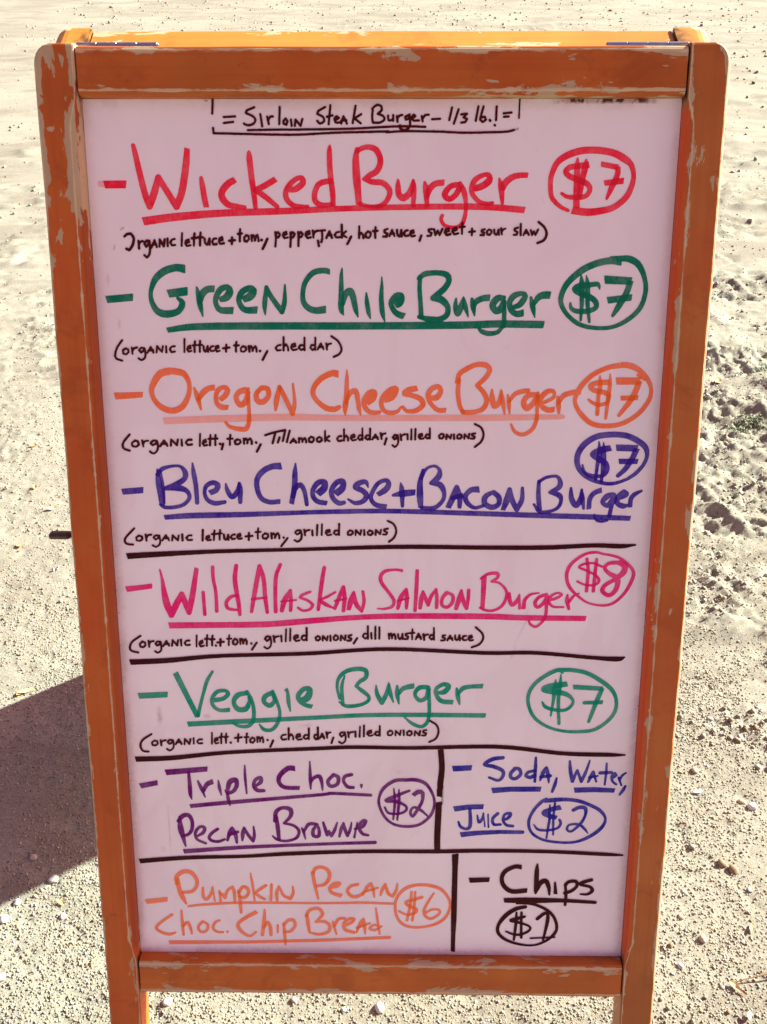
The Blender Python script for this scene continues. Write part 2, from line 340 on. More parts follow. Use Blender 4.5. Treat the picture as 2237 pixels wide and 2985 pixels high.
 ('lettering', 'navy', 'c', 'large deep blue marker lettering reading Bleu Cheese + Bacon Burger, underlined', """-2595,-4106,58! -2384,-4088,60!
-2231,-3877,14 -2226,-3999,52 -2210,-4117,58 -2200,-4246,49
-2203,-3894,29 -2178,-4058,23 -2175,-4222,17
-2234,-3929,34 -2179,-3871,40 -2075,-3842,25 -1995,-3847,29 -1952,-3905,52 -1961,-3969,48 -2038,-4022,52 -2155,-4069,40! -2040,-4063,63 -1949,-4092,46 -1920,-4162,37 -1979,-4233,35 -2073,-4263,35 -2177,-4264,35 -2222,-4235,18
-1875,-3812,14 -1866,-3916,44 -1850,-4056,44 -1846,-4215,40
-1714,-4114,52 -1650,-4085,52 -1631,-4032,52 -1681,-4009,46 -1746,-4044,40 -1766,-4114,35 -1741,-4185,40 -1667,-4220,46 -1568,-4208,35
-1550,-4020,14 -1535,-4090,44 -1492,-4154,48 -1438,-4101,46 -1417,-4005,14
-1412,-4013,23 -1408,-4078,52 -1411,-4207,39
-989,-3837,68 -1081,-3843,57 -1173,-3890,55 -1233,-3972,52 -1234,-4077,48 -1193,-4171,48 -1113,-4206,46 -1009,-4199,46
-846,-3810,11 -854,-3912,48 -862,-4052,52 -895,-4222,46
-883,-4146,34 -852,-4063,46 -800,-4028,48 -761,-4098,40 -741,-4228,38
-630,-4121,69 -566,-4062,69 -559,-3998,51 -622,-4004,52 -675,-4074,46 -676,-4145,46 -631,-4198,48 -539,-4215,46
-452,-4120,69 -383,-4061,63 -376,-3991,51 -439,-4003,51 -492,-4085,46 -475,-4167,46 -418,-4214,48 -367,-4208,37
-125,-4049,11 -148,-3996,43 -216,-4008,51 -251,-4049,52 -182,-4084,52 -142,-4131,52 -171,-4190,48 -252,-4213,40 -326,-4173,16
-28,-4124,46 47,-4077,57 81,-4024,51 58,-3978,40 -22,-4007,40 -79,-4095,40 -96,-4166,40 -45,-4230,46 59,-4247,44
201,-4003,11 213,-4082,51 220,-4241,30
127,-4129,28 230,-4111,63 345,-4099,57
422,-3872,28 395,-4000,51 396,-4140,63 404,-4258,44
406,-3953,34 456,-3860,28 535,-3831,25 587,-3871,34 577,-3941,57 503,-4005,34! 595,-4022,57 636,-4104,40 621,-4186,37 541,-4257,40 415,-4258,34
679,-4256,53 734,-4127,63 761,-4045,46! 791,-4138,51 794,-4244,40
723,-4156,40 825,-4126,43
986,-4067,63 904,-4073,51 849,-4138,46 873,-4208,46 943,-4255,34 1023,-4237,32
1132,-4090,34 1053,-4137,51 1044,-4208,52 1114,-4249,52 1182,-4219,46 1185,-4148,51 1132,-4096,46
1229,-4277,41 1266,-4171,63 1289,-4066,43! 1317,-4171,51 1367,-4271,48! 1415,-4171,46 1416,-4051,28
1578,-3983,32 1578,-4111,43 1596,-4276,44
1582,-3983,32 1651,-3942,28 1752,-3930,28 1789,-3982,43 1780,-4040,51 1691,-4093,29! 1784,-4122,51 1807,-4181,34 1778,-4251,32 1700,-4287,29 1597,-4293,32 1537,-4217,21
1900,-4051,25 1911,-4157,51 1960,-4227,51 2002,-4156,51 2009,-4063,20
2009,-4074,20 2019,-4156,46 2036,-4256,25
2088,-4262,43 2094,-4156,46 2136,-4097,46 2206,-4067,51
2319,-4108,34 2263,-4132,57 2221,-4190,40 2269,-4225,46 2323,-4178,68 2331,-4119,46! 2314,-4225,40 2298,-4331,37
2278,-4379,23 2221,-4391,25 2163,-4374,17 2146,-4314,9
2378,-4143,57 2444,-4107,68 2431,-4084,46 2377,-4131,46 2370,-4201,46 2429,-4231,51 2463,-4224,29
2498,-4242,41 2504,-4154,43 2541,-4107,40 2601,-4075,23
-2183,-4369,45 -1904,-4350,56 -1418,-4337,52 -794,-4313,42 -379,-4300,45 139,-4294,45 1001,-4315,48 1552,-4330,52 2034,-4342,52 2509,-4357,48"""),
 ('price_mark', 'navy', 'c', 'deep blue circled price reading $7 above Bacon Burger', """2468,-3950,25 2335,-3997,32 2221,-3998,34 2083,-3952,43 1988,-3877,48 1947,-3785,51 1961,-3681,56 2029,-3590,58 2138,-3527,56 2283,-3509,54 2418,-3520,54 2534,-3571,54 2611,-3633,51 2634,-3713,39 2606,-3805,34 2533,-3898,36 2462,-3947,28
2272,-3642,56 2180,-3663,62 2097,-3704,51 2151,-3749,51 2227,-3795,51 2248,-3864,43 2206,-3922,34 2104,-3923,34 2028,-3888,28 2002,-3813,14
2153,-3583,13 2165,-3703,45 2149,-3818,34 2140,-3957,25
2198,-3589,9 2207,-3738,51 2203,-3876,32 2198,-3980,30
2327,-3640,62! 2533,-3645,62!
2528,-3650,56 2489,-3748,51 2428,-3852,48 2359,-3921,36
2361,-3777,51! 2545,-3776,47!"""),
 ('lettering', 'brown', 'r', 'small dark brown handwriting reading organic lettuce and tomato, grilled onions', """-2498,-4486,23 -2579,-4570,23 -2603,-4619,23 -2581,-4649,23 -2520,-4657,23
-984,-4572,23 -981,-4577,23
-943,-4580,23 -1009,-4665,23
-2449,-4561,22 -2483,-4582,20 -2480,-4611,19 -2449,-4618,19 -2422,-4597,24 -2424,-4572,24 -2456,-4561,22
-2386,-4549,22 -2380,-4615,21
-2380,-4588,23 -2361,-4557,23 -2329,-4551,23
-2249,-4559,20 -2280,-4558,22 -2307,-4581,19 -2287,-4603,19 -2261,-4587,18 -2247,-4559,21! -2240,-4607,19 -2249,-4654,21 -2287,-4680,19 -2318,-4663,24
-2219,-4613,18 -2179,-4555,21! -2150,-4609,19
-2206,-4590,18 -2155,-4587,21
-2118,-4611,21 -2110,-4557,22! -2060,-4609,21! -2048,-4557,20
-2012,-4546,23 -2012,-4609,25
-1919,-4556,23 -1951,-4559,20 -1972,-4583,23 -1958,-4606,22 -1915,-4603,23
-1801,-4497,24 -1808,-4610,23
-1769,-4585,21 -1737,-4575,20 -1739,-4558,20 -1764,-4566,20 -1773,-4590,19 -1759,-4608,19 -1725,-4602,24
-1682,-4503,20 -1689,-4552,24 -1693,-4604,20
-1710,-4542,22 -1664,-4540,23
-1625,-4500,22 -1632,-4546,22 -1633,-4599,20
-1650,-4537,22 -1605,-4534,18
-1588,-4547,23 -1586,-4590,24 -1570,-4602,19 -1554,-4583,23 -1545,-4548,24! -1543,-4601,23
-1478,-4545,24 -1502,-4548,20 -1519,-4572,21 -1508,-4592,24 -1476,-4588,20
-1453,-4565,21 -1421,-4557,24 -1424,-4537,23 -1447,-4547,21 -1457,-4572,19 -1441,-4591,20 -1409,-4585,24
-1369,-4565,23 -1299,-4558,23
-1333,-4526,23 -1338,-4602,23
-1237,-4477,18 -1244,-4527,21 -1244,-4586,20
-1266,-4519,22 -1215,-4515,19
-1165,-4531,21 -1194,-4551,20 -1191,-4583,22 -1161,-4588,25 -1138,-4567,21 -1141,-4540,22 -1169,-4531,24
-1106,-4529,23 -1103,-4584,24
-1102,-4554,19 -1082,-4529,19 -1068,-4553,22 -1070,-4579,22! -1063,-4554,23 -1040,-4527,21 -1027,-4553,22 -1026,-4584,20
-809,-4499,23 -839,-4497,22 -865,-4522,18 -845,-4542,20 -819,-4526,22 -807,-4501,19! -798,-4544,23 -808,-4593,24 -843,-4617,22 -872,-4600,20
-773,-4490,22 -764,-4549,20
-767,-4526,20 -748,-4500,22 -719,-4494,22
-690,-4498,22 -688,-4549,24
-638,-4442,24 -644,-4549,20
-591,-4433,19 -596,-4547,20
-551,-4519,23 -511,-4510,19 -516,-4491,20 -546,-4498,21 -556,-4525,18 -536,-4547,21 -498,-4540,20
-418,-4428,22 -420,-4545,21
-421,-4501,20 -460,-4499,22 -473,-4525,20 -450,-4544,19 -424,-4525,18
-307,-4496,24 -332,-4515,18 -329,-4541,23 -303,-4545,20 -280,-4527,24 -284,-4503,22 -310,-4495,19
-253,-4545,18 -248,-4495,24! -205,-4542,19! -195,-4494,23
-165,-4491,20 -163,-4543,24
-106,-4496,19 -131,-4513,19 -126,-4538,20 -101,-4544,24 -78,-4526,24 -83,-4504,21 -111,-4496,24
-50,-4540,24 -47,-4490,22! -3,-4535,19! 6,-4488,20
73,-4476,24 38,-4483,20 37,-4500,23 67,-4515,21 60,-4536,19 25,-4537,20
73,-4395,23 131,-4427,23 159,-4496,23 138,-4568,23 85,-4614,23"""),
 ('divider_line', 'black', 'c', 'dark divider line between the blue and pink menu items', """-2588,-4779,60 -2229,-4755,53 -1642,-4723,39 -756,-4696,35 175,-4666,42 1055,-4669,42 1680,-4665,45 2143,-4641,42 2431,-4647,45 2579,-4632,14"""),
 ('divider_line', 'black', 'c', 'dark divider line above Veggie Burger', """-2629,-5938,58 -2230,-5916,54 -1687,-5862,40 -776,-5829,40 63,-5774,39 1086,-5809,39 1611,-5805,39 2209,-5854,39 2470,-5868,50 2544,-5848,14"""),
 ('divider_line', 'black', 'c', 'dark divider line below Veggie Burger', """-2640,-7059,59 -2241,-7040,52 -1620,-6970,41 -685,-6917,41 -280,-6898,40 334,-6901,40 1262,-6881,44 1950,-6952,44 2438,-6964,44 2618,-6966,15"""),
 ('divider_line', 'black', 'c', 'dark upright divider between brownie and soda boxes', """648,-6918,59 664,-7127,59 651,-7312,62 649,-7380,57
644,-7380,57 643,-7477,52
639,-7546,60 635,-7678,65 627,-7958,65 630,-8135,63
0.5|673,-7304,17 675,-7566,17"""),
 ('divider_line', 'black', 'c', 'dark divider line below the brownie and soda boxes', """-2670,-8303,54 -2136,-8255,46 -1499,-8231,38 -981,-8192,46 -222,-8158,42 599,-8150,45 1112,-8136,45 1817,-8138,41 2448,-8165,41 2667,-8176,19"""),
 ('divider_line', 'black', 'c', 'dark upright divider between pumpkin bread and chips boxes', """829,-8182,71 830,-8382,58 829,-8672,59 829,-8965,59 826,-9233,46 827,-9428,44"""),
 ('lettering', 'pink', 'c', 'pink marker lettering reading Wild Alaskan Salmon Burger, underlined', """-2620,-5134,57! -2352,-5099,50!
-2262,-4920,14 -2242,-5030,29 -2231,-5154,53 -2209,-5290,71 -2168,-5415,57! -2114,-5302,65 -2049,-5184,53! -2018,-5277,59 -1982,-5386,50! -1937,-5189,57 -1883,-4903,42
-1827,-5164,33 -1823,-5288,33 -1820,-5404,33
-1718,-4892,33 -1717,-5015,33 -1696,-5163,31 -1694,-5366,36
-1475,-4875,38 -1494,-5014,45 -1481,-5162,45 -1464,-5286,41 -1456,-5402,33
-1470,-5193,26 -1542,-5212,35 -1592,-5274,36 -1576,-5336,33 -1488,-5354,24
-1334,-5370,33 -1299,-5185,45 -1257,-4976,45 -1237,-4878,40! -1200,-5012,41 -1188,-5209,41 -1171,-5377,33
-1324,-5235,24 -1176,-5216,21
-1023,-4861,33 -1070,-4987,38 -1083,-5184,38 -1083,-5368,38
-1020,-5358,39 -988,-5245,53 -926,-5136,29! -923,-5257,38 -929,-5355,33
-1023,-5258,18 -869,-5241,17
-722,-5151,24 -811,-5189,29 -829,-5213,26 -753,-5244,26 -700,-5293,30 -731,-5343,26 -802,-5356,24 -851,-5325,24
-574,-4891,35 -603,-5058,41 -642,-5343,33
-463,-5153,21 -552,-5206,26 -629,-5237,18! -576,-5280,41 -494,-5323,18
-470,-5329,33 -428,-5217,41 -380,-5097,35! -369,-5217,41 -382,-5354,35
-469,-5248,21 -351,-5223,18
-329,-5347,41 -304,-5241,53 -274,-5152,24! -251,-5278,47 -193,-5359,30! -169,-5253,33 -180,-5146,29
218,-4918,29 154,-4909,23 49,-4925,33 2,-4981,37 14,-5054,35 85,-5152,33 138,-5239,33 120,-5307,29 38,-5332,21 -31,-5329,12
179,-5325,33 208,-5213,47 266,-5118,29! 273,-5213,41 268,-5322,29
179,-5245,21 291,-5213,18
376,-4920,35 369,-5114,38 357,-5347,33
410,-5318,35 420,-5224,45 437,-5140,23! 467,-5224,38 492,-5286,35! 520,-5199,35 572,-5115,23! 581,-5211,35 578,-5314,33
684,-5149,41 638,-5211,35 633,-5285,33 686,-5310,33 739,-5260,35 743,-5185,33 684,-5149,29
781,-5322,38 808,-5222,47 830,-5126,23! 850,-5234,41 887,-5321,35! 902,-5222,33 906,-5125,33
1059,-4972,53 1057,-5134,47 1051,-5320,41
1025,-4999,18 1099,-4950,29 1192,-4943,35 1199,-4986,29 1136,-5029,21! 1219,-5047,21 1286,-5120,26 1294,-5194,29 1250,-5294,29 1157,-5344,26 1075,-5338,26 1025,-5314,18
1322,-5157,29 1330,-5231,41 1355,-5281,35 1401,-5243,38 1428,-5169,14! 1433,-5315,29
1475,-5324,41 1483,-5230,35 1539,-5168,26 1626,-5149,14
1703,-5167,35 1634,-5192,33 1589,-5255,35 1615,-5304,33 1672,-5266,35 1715,-5180,29! 1708,-5291,33 1706,-5378,31 1680,-5453,26 1612,-5516,26 1552,-5492,24 1533,-5454,18
1735,-5229,23 1810,-5204,29 1861,-5166,23 1819,-5148,21 1756,-5179,26 1730,-5241,29 1779,-5297,23 1885,-5302,18
1920,-5168,18 1917,-5228,41 1939,-5318,29
1941,-5240,29 1985,-5178,26 2036,-5153,14
-2199,-5527,64 -1673,-5519,61 -1198,-5509,61 -770,-5472,61 -293,-5431,53 179,-5410,57 1075,-5408,60 1479,-5420,57 2119,-5424,53"""),
 ('price_mark', 'pink', 'c', 'pink circled price reading $8 beside Salmon Burger', """2263,-4731,21 2181,-4713,25 2067,-4738,28 1955,-4823,32 1907,-4909,35 1903,-4994,33 1933,-5080,33 2008,-5165,26 2129,-5251,19 2283,-5281,23 2399,-5250,26 2498,-5150,30 2560,-5027,35 2579,-4929,33 2525,-4844,28 2428,-4772,25 2334,-4743,23 2258,-4731,21
2254,-4864,21 2165,-4828,21 2061,-4841,23 2022,-4872,21 2087,-4902,23 2195,-4956,23 2233,-5017,29 2189,-5060,23 2096,-5060,21 2012,-5024,21
2099,-4786,29 2117,-4920,33 2111,-5125,33
2197,-4788,29 2188,-4944,33 2181,-5125,33
2479,-4845,58 2408,-4821,41 2316,-4833,35 2284,-4882,35 2333,-4937,41 2418,-4991,52 2413,-5101,47 2347,-5170,41 2274,-5127,41 2294,-5065,41 2384,-5004,41 2473,-4930,58 2485,-4857,58 2431,-4815,35"""),
 ('lettering', 'brown', 'r', 'small dark brown handwriting listing organic lettuce, grilled onions, dill mustard sauce', """-2503,-5644,24 -2591,-5708,24 -2622,-5772,24 -2607,-5810,24 -2538,-5829,24
-1720,-5743,24 -1718,-5748,24
-1348,-5719,24 -1346,-5723,24
-1291,-5712,24 -1342,-5789,24
-2483,-5707,21 -2513,-5732,22 -2509,-5764,23 -2483,-5771,21 -2456,-5747,20 -2459,-5718,22 -2489,-5707,24
-2423,-5697,21 -2418,-5766,21
-2418,-5737,22 -2401,-5708,24 -2371,-5701,24
-2298,-5708,23 -2327,-5705,21 -2351,-5730,22 -2334,-5751,23 -2309,-5737,25 -2295,-5707,21! -2291,-5756,23 -2298,-5808,20 -2335,-5832,20 -2360,-5813,21
-2270,-5758,19 -2235,-5700,25! -2209,-5753,19
-2259,-5735,19 -2212,-5732,23
-2178,-5751,23 -2170,-5687,19! -2124,-5749,23! -2112,-5688,21
-2081,-5684,25 -2081,-5750,20
-1995,-5692,25 -2024,-5695,22 -2044,-5721,22 -2032,-5743,21 -1992,-5740,24
-1915,-5636,20 -1922,-5760,19
-1886,-5726,25 -1857,-5715,22 -1858,-5690,20 -1881,-5702,20 -1891,-5733,22 -1877,-5756,25 -1845,-5748,22
-1805,-5630,22 -1810,-5686,21 -1814,-5751,23
-1829,-5675,25 -1788,-5671,19
-1749,-5637,24 -1756,-5689,24 -1757,-5747,21
-1775,-5679,25 -1732,-5676,25
-1702,-5712,24 -1634,-5704,24
-1667,-5673,24 -1672,-5749,24
-1574,-5631,19 -1580,-5681,21 -1584,-5741,19
-1600,-5671,19 -1555,-5668,21
-1514,-5672,23 -1539,-5696,24 -1536,-5727,25 -1513,-5736,22 -1490,-5712,23 -1493,-5681,22 -1517,-5670,25
-1464,-5669,20 -1462,-5729,19
-1459,-5696,22 -1444,-5669,22 -1432,-5696,24 -1432,-5721,25! -1427,-5695,25 -1405,-5671,21 -1395,-5695,24 -1396,-5729,23
-1149,-5645,20 -1177,-5640,25 -1203,-5669,24 -1183,-5693,22 -1159,-5675,25 -1147,-5644,20! -1139,-5695,21 -1148,-5751,19 -1181,-5778,20 -1211,-5759,22
-1113,-5635,22 -1104,-5701,24
-1106,-5673,20 -1088,-5644,23 -1059,-5639,21
-1032,-5633,23 -1030,-5696,20
-980,-5560,19 -987,-5694,21
-936,-5555,19 -941,-5689,22
-895,-5661,22 -857,-5650,19 -860,-5627,22 -891,-5635,24 -900,-5667,21 -881,-5690,23 -842,-5682,21
-766,-5547,25 -767,-5683,22
-770,-5632,24 -805,-5631,24 -821,-5661,22 -796,-5683,19 -771,-5663,23
-651,-5634,23 -675,-5653,22 -670,-5678,20 -647,-5683,24 -627,-5666,22 -631,-5641,19 -653,-5634,20
-601,-5685,19 -596,-5635,25! -557,-5682,21! -547,-5634,19
-520,-5627,21 -519,-5685,25
-463,-5623,22 -487,-5644,21 -484,-5674,21 -460,-5681,20 -439,-5660,22 -444,-5633,19 -469,-5624,25
-413,-5679,24 -409,-5626,22! -369,-5676,21! -362,-5627,25
-300,-5621,23 -331,-5629,22 -330,-5646,25 -302,-5661,25 -310,-5682,24 -344,-5682,24
-241,-5655,24 -277,-5712,24
-130,-5521,21 -130,-5659,24
-134,-5609,20 -167,-5605,20 -181,-5638,22 -158,-5660,19 -135,-5637,20
-95,-5597,23 -92,-5659,22
-52,-5527,21 -53,-5661,23
-10,-5533,21 -11,-5658,23
87,-5604,22 92,-5662,19
92,-5630,24 109,-5603,25 120,-5629,21 120,-5655,20! 124,-5628,24 146,-5604,19 155,-5628,24 157,-5660,24
184,-5606,21 188,-5648,21 203,-5662,25 221,-5643,19 229,-5604,21! 233,-5660,24
292,-5597,21 262,-5604,21 262,-5620,21 288,-5634,24 284,-5659,23 251,-5661,21
334,-5553,19 330,-5605,20 331,-5664,19
309,-5596,24 353,-5592,22
368,-5663,20 396,-5601,24! 422,-5659,25
378,-5639,24 418,-5635,24
447,-5606,25 456,-5668,24
454,-5643,19 469,-5615,19 492,-5609,23
555,-5535,20 557,-5665,22
553,-5618,24 523,-5615,23 511,-5645,20 532,-5666,19 551,-5644,23
676,-5616,19 648,-5622,25 647,-5640,21 672,-5650,23 669,-5671,19 635,-5674,25
696,-5673,22 724,-5617,19! 751,-5671,21
706,-5652,24 747,-5649,22
776,-5617,20 780,-5660,24 797,-5672,20 813,-5653,23 821,-5616,24! 827,-5671,24
891,-5622,20 865,-5625,25 850,-5648,24 863,-5669,21 895,-5667,20
917,-5646,24 952,-5636,24 947,-5616,20 922,-5625,19 913,-5652,19 931,-5673,21 963,-5667,22
989,-5527,24 1057,-5595,24 1066,-5658,24 1027,-5716,24 953,-5748,24"""),
 ('lettering', 'teal', 'c', 'teal green marker lettering reading Veggie Burger, underlined', """-2564,-6321,63! -2256,-6303,61!
-2159,-6057,60! -1948,-6557,51!
-1943,-6546,37 -1887,-6335,30 -1831,-6152,36 -1766,-6038,24
-1767,-6367,49 -1669,-6347,43 -1612,-6294,42 -1641,-6255,36 -1727,-6269,42 -1785,-6348,36 -1776,-6426,37 -1711,-6479,37 -1601,-6475,46
-1412,-6279,42 -1510,-6306,55 -1555,-6385,43 -1515,-6464,55 -1430,-6463,55 -1391,-6384,36 -1395,-6318,18
-1411,-6266,36 -1366,-6357,36 -1345,-6476,37 -1355,-6595,39 -1412,-6662,39 -1510,-6662,31 -1570,-6634,15
-1133,-6271,48 -1219,-6317,49 -1233,-6383,43 -1173,-6422,49 -1123,-6369,36 -1140,-6303,24
-1138,-6258,30 -1099,-6369,34 -1068,-6500,30 -1093,-6619,37 -1156,-6700,37 -1242,-6700,37 -1289,-6641,15
-999,-6231,42 -981,-6263,30 -972,-6381,39 -956,-6486,12
-844,-6367,61 -770,-6327,73 -745,-6235,54 -805,-6229,48 -867,-6301,48 -856,-6367,42 -796,-6412,43 -724,-6431,46
-376,-6077,14 -407,-6207,34 -397,-6403,36
-432,-6337,24 -455,-6207,27 -436,-6103,36 -357,-6025,42 -237,-5998,46 -153,-6017,46 -153,-6095,42 -214,-6140,39 -256,-6193,30! -178,-6257,42 -124,-6309,34 -130,-6361,34 -215,-6408,36 -360,-6422,36 -435,-6374,15
-45,-6184,14 -33,-6282,42 16,-6380,48! 64,-6281,42 88,-6151,12
94,-6170,17 106,-6268,39 137,-6372,15
178,-6187,22 179,-6280,46 197,-6391,15
197,-6280,24 245,-6215,48 356,-6185,55
510,-6200,42 413,-6207,48 366,-6279,36 415,-6351,42 487,-6317,42 510,-6213,48
510,-6200,30 517,-6343,36 519,-6488,34 503,-6593,36 442,-6653,34 345,-6621,34 259,-6549,15
607,-6264,30 679,-6251,54 720,-6185,48 666,-6166,42 594,-6212,39 589,-6277,39 645,-6355,48 769,-6370,48
805,-6213,22 819,-6302,46 839,-6393,15
824,-6276,24 871,-6210,48 955,-6190,42 1079,-6183,50
-2056,-6644,55 -1482,-6607,51 -679,-6557,44 -154,-6525,44 451,-6517,47 1117,-6519,47"""),
 ('price_mark', 'teal', 'c', 'teal green circled price reading $7 beside Veggie Burger', """1919,-6011,55 1858,-5996,42 1741,-6055,42 1625,-6153,38 1564,-6270,36 1569,-6401,34 1641,-6545,34 1791,-6649,30 1963,-6694,30 2133,-6697,34 2278,-6672,36 2406,-6578,36 2483,-6459,36 2487,-6328,34 2432,-6212,42 2306,-6109,45 2158,-6026,42 2001,-5995,42 1888,-5996,42
1965,-6153,55 1866,-6167,60 1771,-6184,60 1724,-6217,60 1821,-6242,58 1955,-6267,48 2030,-6332,30 2021,-6397,30 1951,-6450,34 1830,-6445,34 1744,-6412,36 1709,-6356,12
1842,-6106,10 1838,-6203,48 1826,-6346,30 1807,-6517,15
1894,-6045,10 1890,-6164,36 1880,-6346,34 1898,-6606,30
2029,-6186,50! 2336,-6203,46!
2336,-6199,41 2284,-6343,46 2212,-6580,31
2155,-6365,36! 2347,-6358,41!"""),
 ('lettering', 'brown', 'r', 'small dark brown handwriting listing organic lettuce, cheddar, grilled onions below Veggie Burger', """-2453,-6763,25 -2549,-6831,25 -2578,-6899,25 -2554,-6959,25 -2496,-6968,25
-1605,-6853,25 -1603,-6857,25
-1208,-6820,25 -1206,-6824,25
-1147,-6826,25 -1180,-6901,25
-2419,-6837,21 -2450,-6858,19 -2447,-6890,22 -2417,-6895,23 -2390,-6873,19 -2395,-6845,24 -2423,-6837,19
-2358,-6831,20 -2352,-6892,24
-2353,-6868,19 -2334,-6841,20 -2304,-6833,24
-2228,-6831,23 -2258,-6828,23 -2283,-6855,22 -2264,-6876,23 -2240,-6861,24 -2225,-6831,23! -2218,-6878,21 -2228,-6927,19 -2264,-6954,21 -2293,-6935,24
-2197,-6879,21 -2162,-6821,24! -2133,-6876,24
-2184,-6858,20 -2138,-6853,19
-2103,-6880,19 -2095,-6817,24! -2049,-6875,23! -2035,-6818,24
-2001,-6805,20 -2002,-6872,19
-1912,-6820,24 -1943,-6822,22 -1965,-6846,19 -1950,-6868,19 -1912,-6865,24
-1801,-6741,19 -1807,-6870,21
-1774,-6835,20 -1744,-6826,22 -1748,-6802,24 -1769,-6811,21 -1778,-6843,20 -1764,-6867,20 -1737,-6859,18
-1698,-6748,21 -1705,-6802,21 -1706,-6864,20
-1722,-6794,25 -1683,-6787,21
-1648,-6747,18 -1653,-6800,25 -1655,-6859,21
-1669,-6791,23 -1631,-6786,20
-1558,-6800,23 -1484,-6792,23
-1519,-6756,23 -1525,-6842,23
-1427,-6747,24 -1433,-6802,22 -1436,-6860,19
-1454,-6791,20 -1411,-6788,22
-1368,-6794,22 -1394,-6817,24 -1391,-6849,23 -1367,-6854,23 -1346,-6831,21 -1349,-6802,20 -1372,-6793,22
-1319,-6787,21 -1316,-6849,19
-1317,-6814,22 -1299,-6786,21 -1287,-6813,19 -1289,-6839,21! -1285,-6813,20 -1263,-6786,20 -1254,-6814,20 -1255,-6847,23
-1011,-6757,21 -1041,-6761,21 -1062,-6791,22 -1048,-6816,23 -1006,-6811,22
-978,-6681,23 -981,-6815,20
-977,-6781,23 -954,-6753,24 -933,-6780,21 -932,-6813,22
-896,-6784,23 -855,-6774,22 -861,-6749,24 -890,-6758,24 -901,-6791,20 -882,-6816,20 -842,-6808,24
-762,-6683,24 -765,-6809,21
-766,-6763,20 -803,-6760,22 -819,-6789,23 -794,-6809,18 -770,-6789,22
-666,-6670,25 -667,-6808,24
-668,-6759,19 -696,-6754,22 -708,-6788,22 -690,-6810,24 -671,-6787,20
-648,-6801,18 -621,-6742,24! -599,-6798,23
-639,-6780,24 -602,-6776,21
-576,-6725,24 -568,-6791,20
-570,-6765,18 -556,-6734,23 -533,-6727,21
-502,-6788,23 -523,-6852,23
-381,-6727,19 -411,-6725,24 -435,-6753,19 -415,-6774,25 -390,-6757,20 -379,-6727,24! -370,-6776,21 -377,-6829,20 -411,-6856,20 -440,-6837,24
-346,-6719,20 -337,-6782,20
-339,-6756,21 -323,-6726,20 -292,-6720,24
-266,-6715,24 -263,-6775,24
-216,-6656,18 -221,-6776,24
-173,-6644,24 -176,-6771,22
-132,-6737,22 -94,-6726,19 -98,-6702,24 -128,-6712,22 -138,-6743,23 -118,-6765,20 -80,-6756,19
-5,-6647,20 -7,-6761,24
-8,-6719,19 -44,-6717,24 -59,-6742,24 -35,-6761,20 -9,-6742,24
105,-6702,24 78,-6722,19 83,-6753,22 110,-6758,18 133,-6737,19 127,-6709,19 102,-6703,23
162,-6757,20 165,-6701,18! 210,-6752,21! 218,-6701,21
249,-6699,24 252,-6755,20
311,-6701,22 286,-6721,20 289,-6751,21 318,-6757,19 338,-6737,20 333,-6711,24 307,-6703,22
367,-6756,21 371,-6704,18! 417,-6753,24! 425,-6702,24
493,-6691,19 458,-6698,18 458,-6717,24 489,-6731,23 481,-6754,21 444,-6755,19
527,-6583,23 598,-6632,23 621,-6712,23 591,-6792,23 524,-6830,23"""),
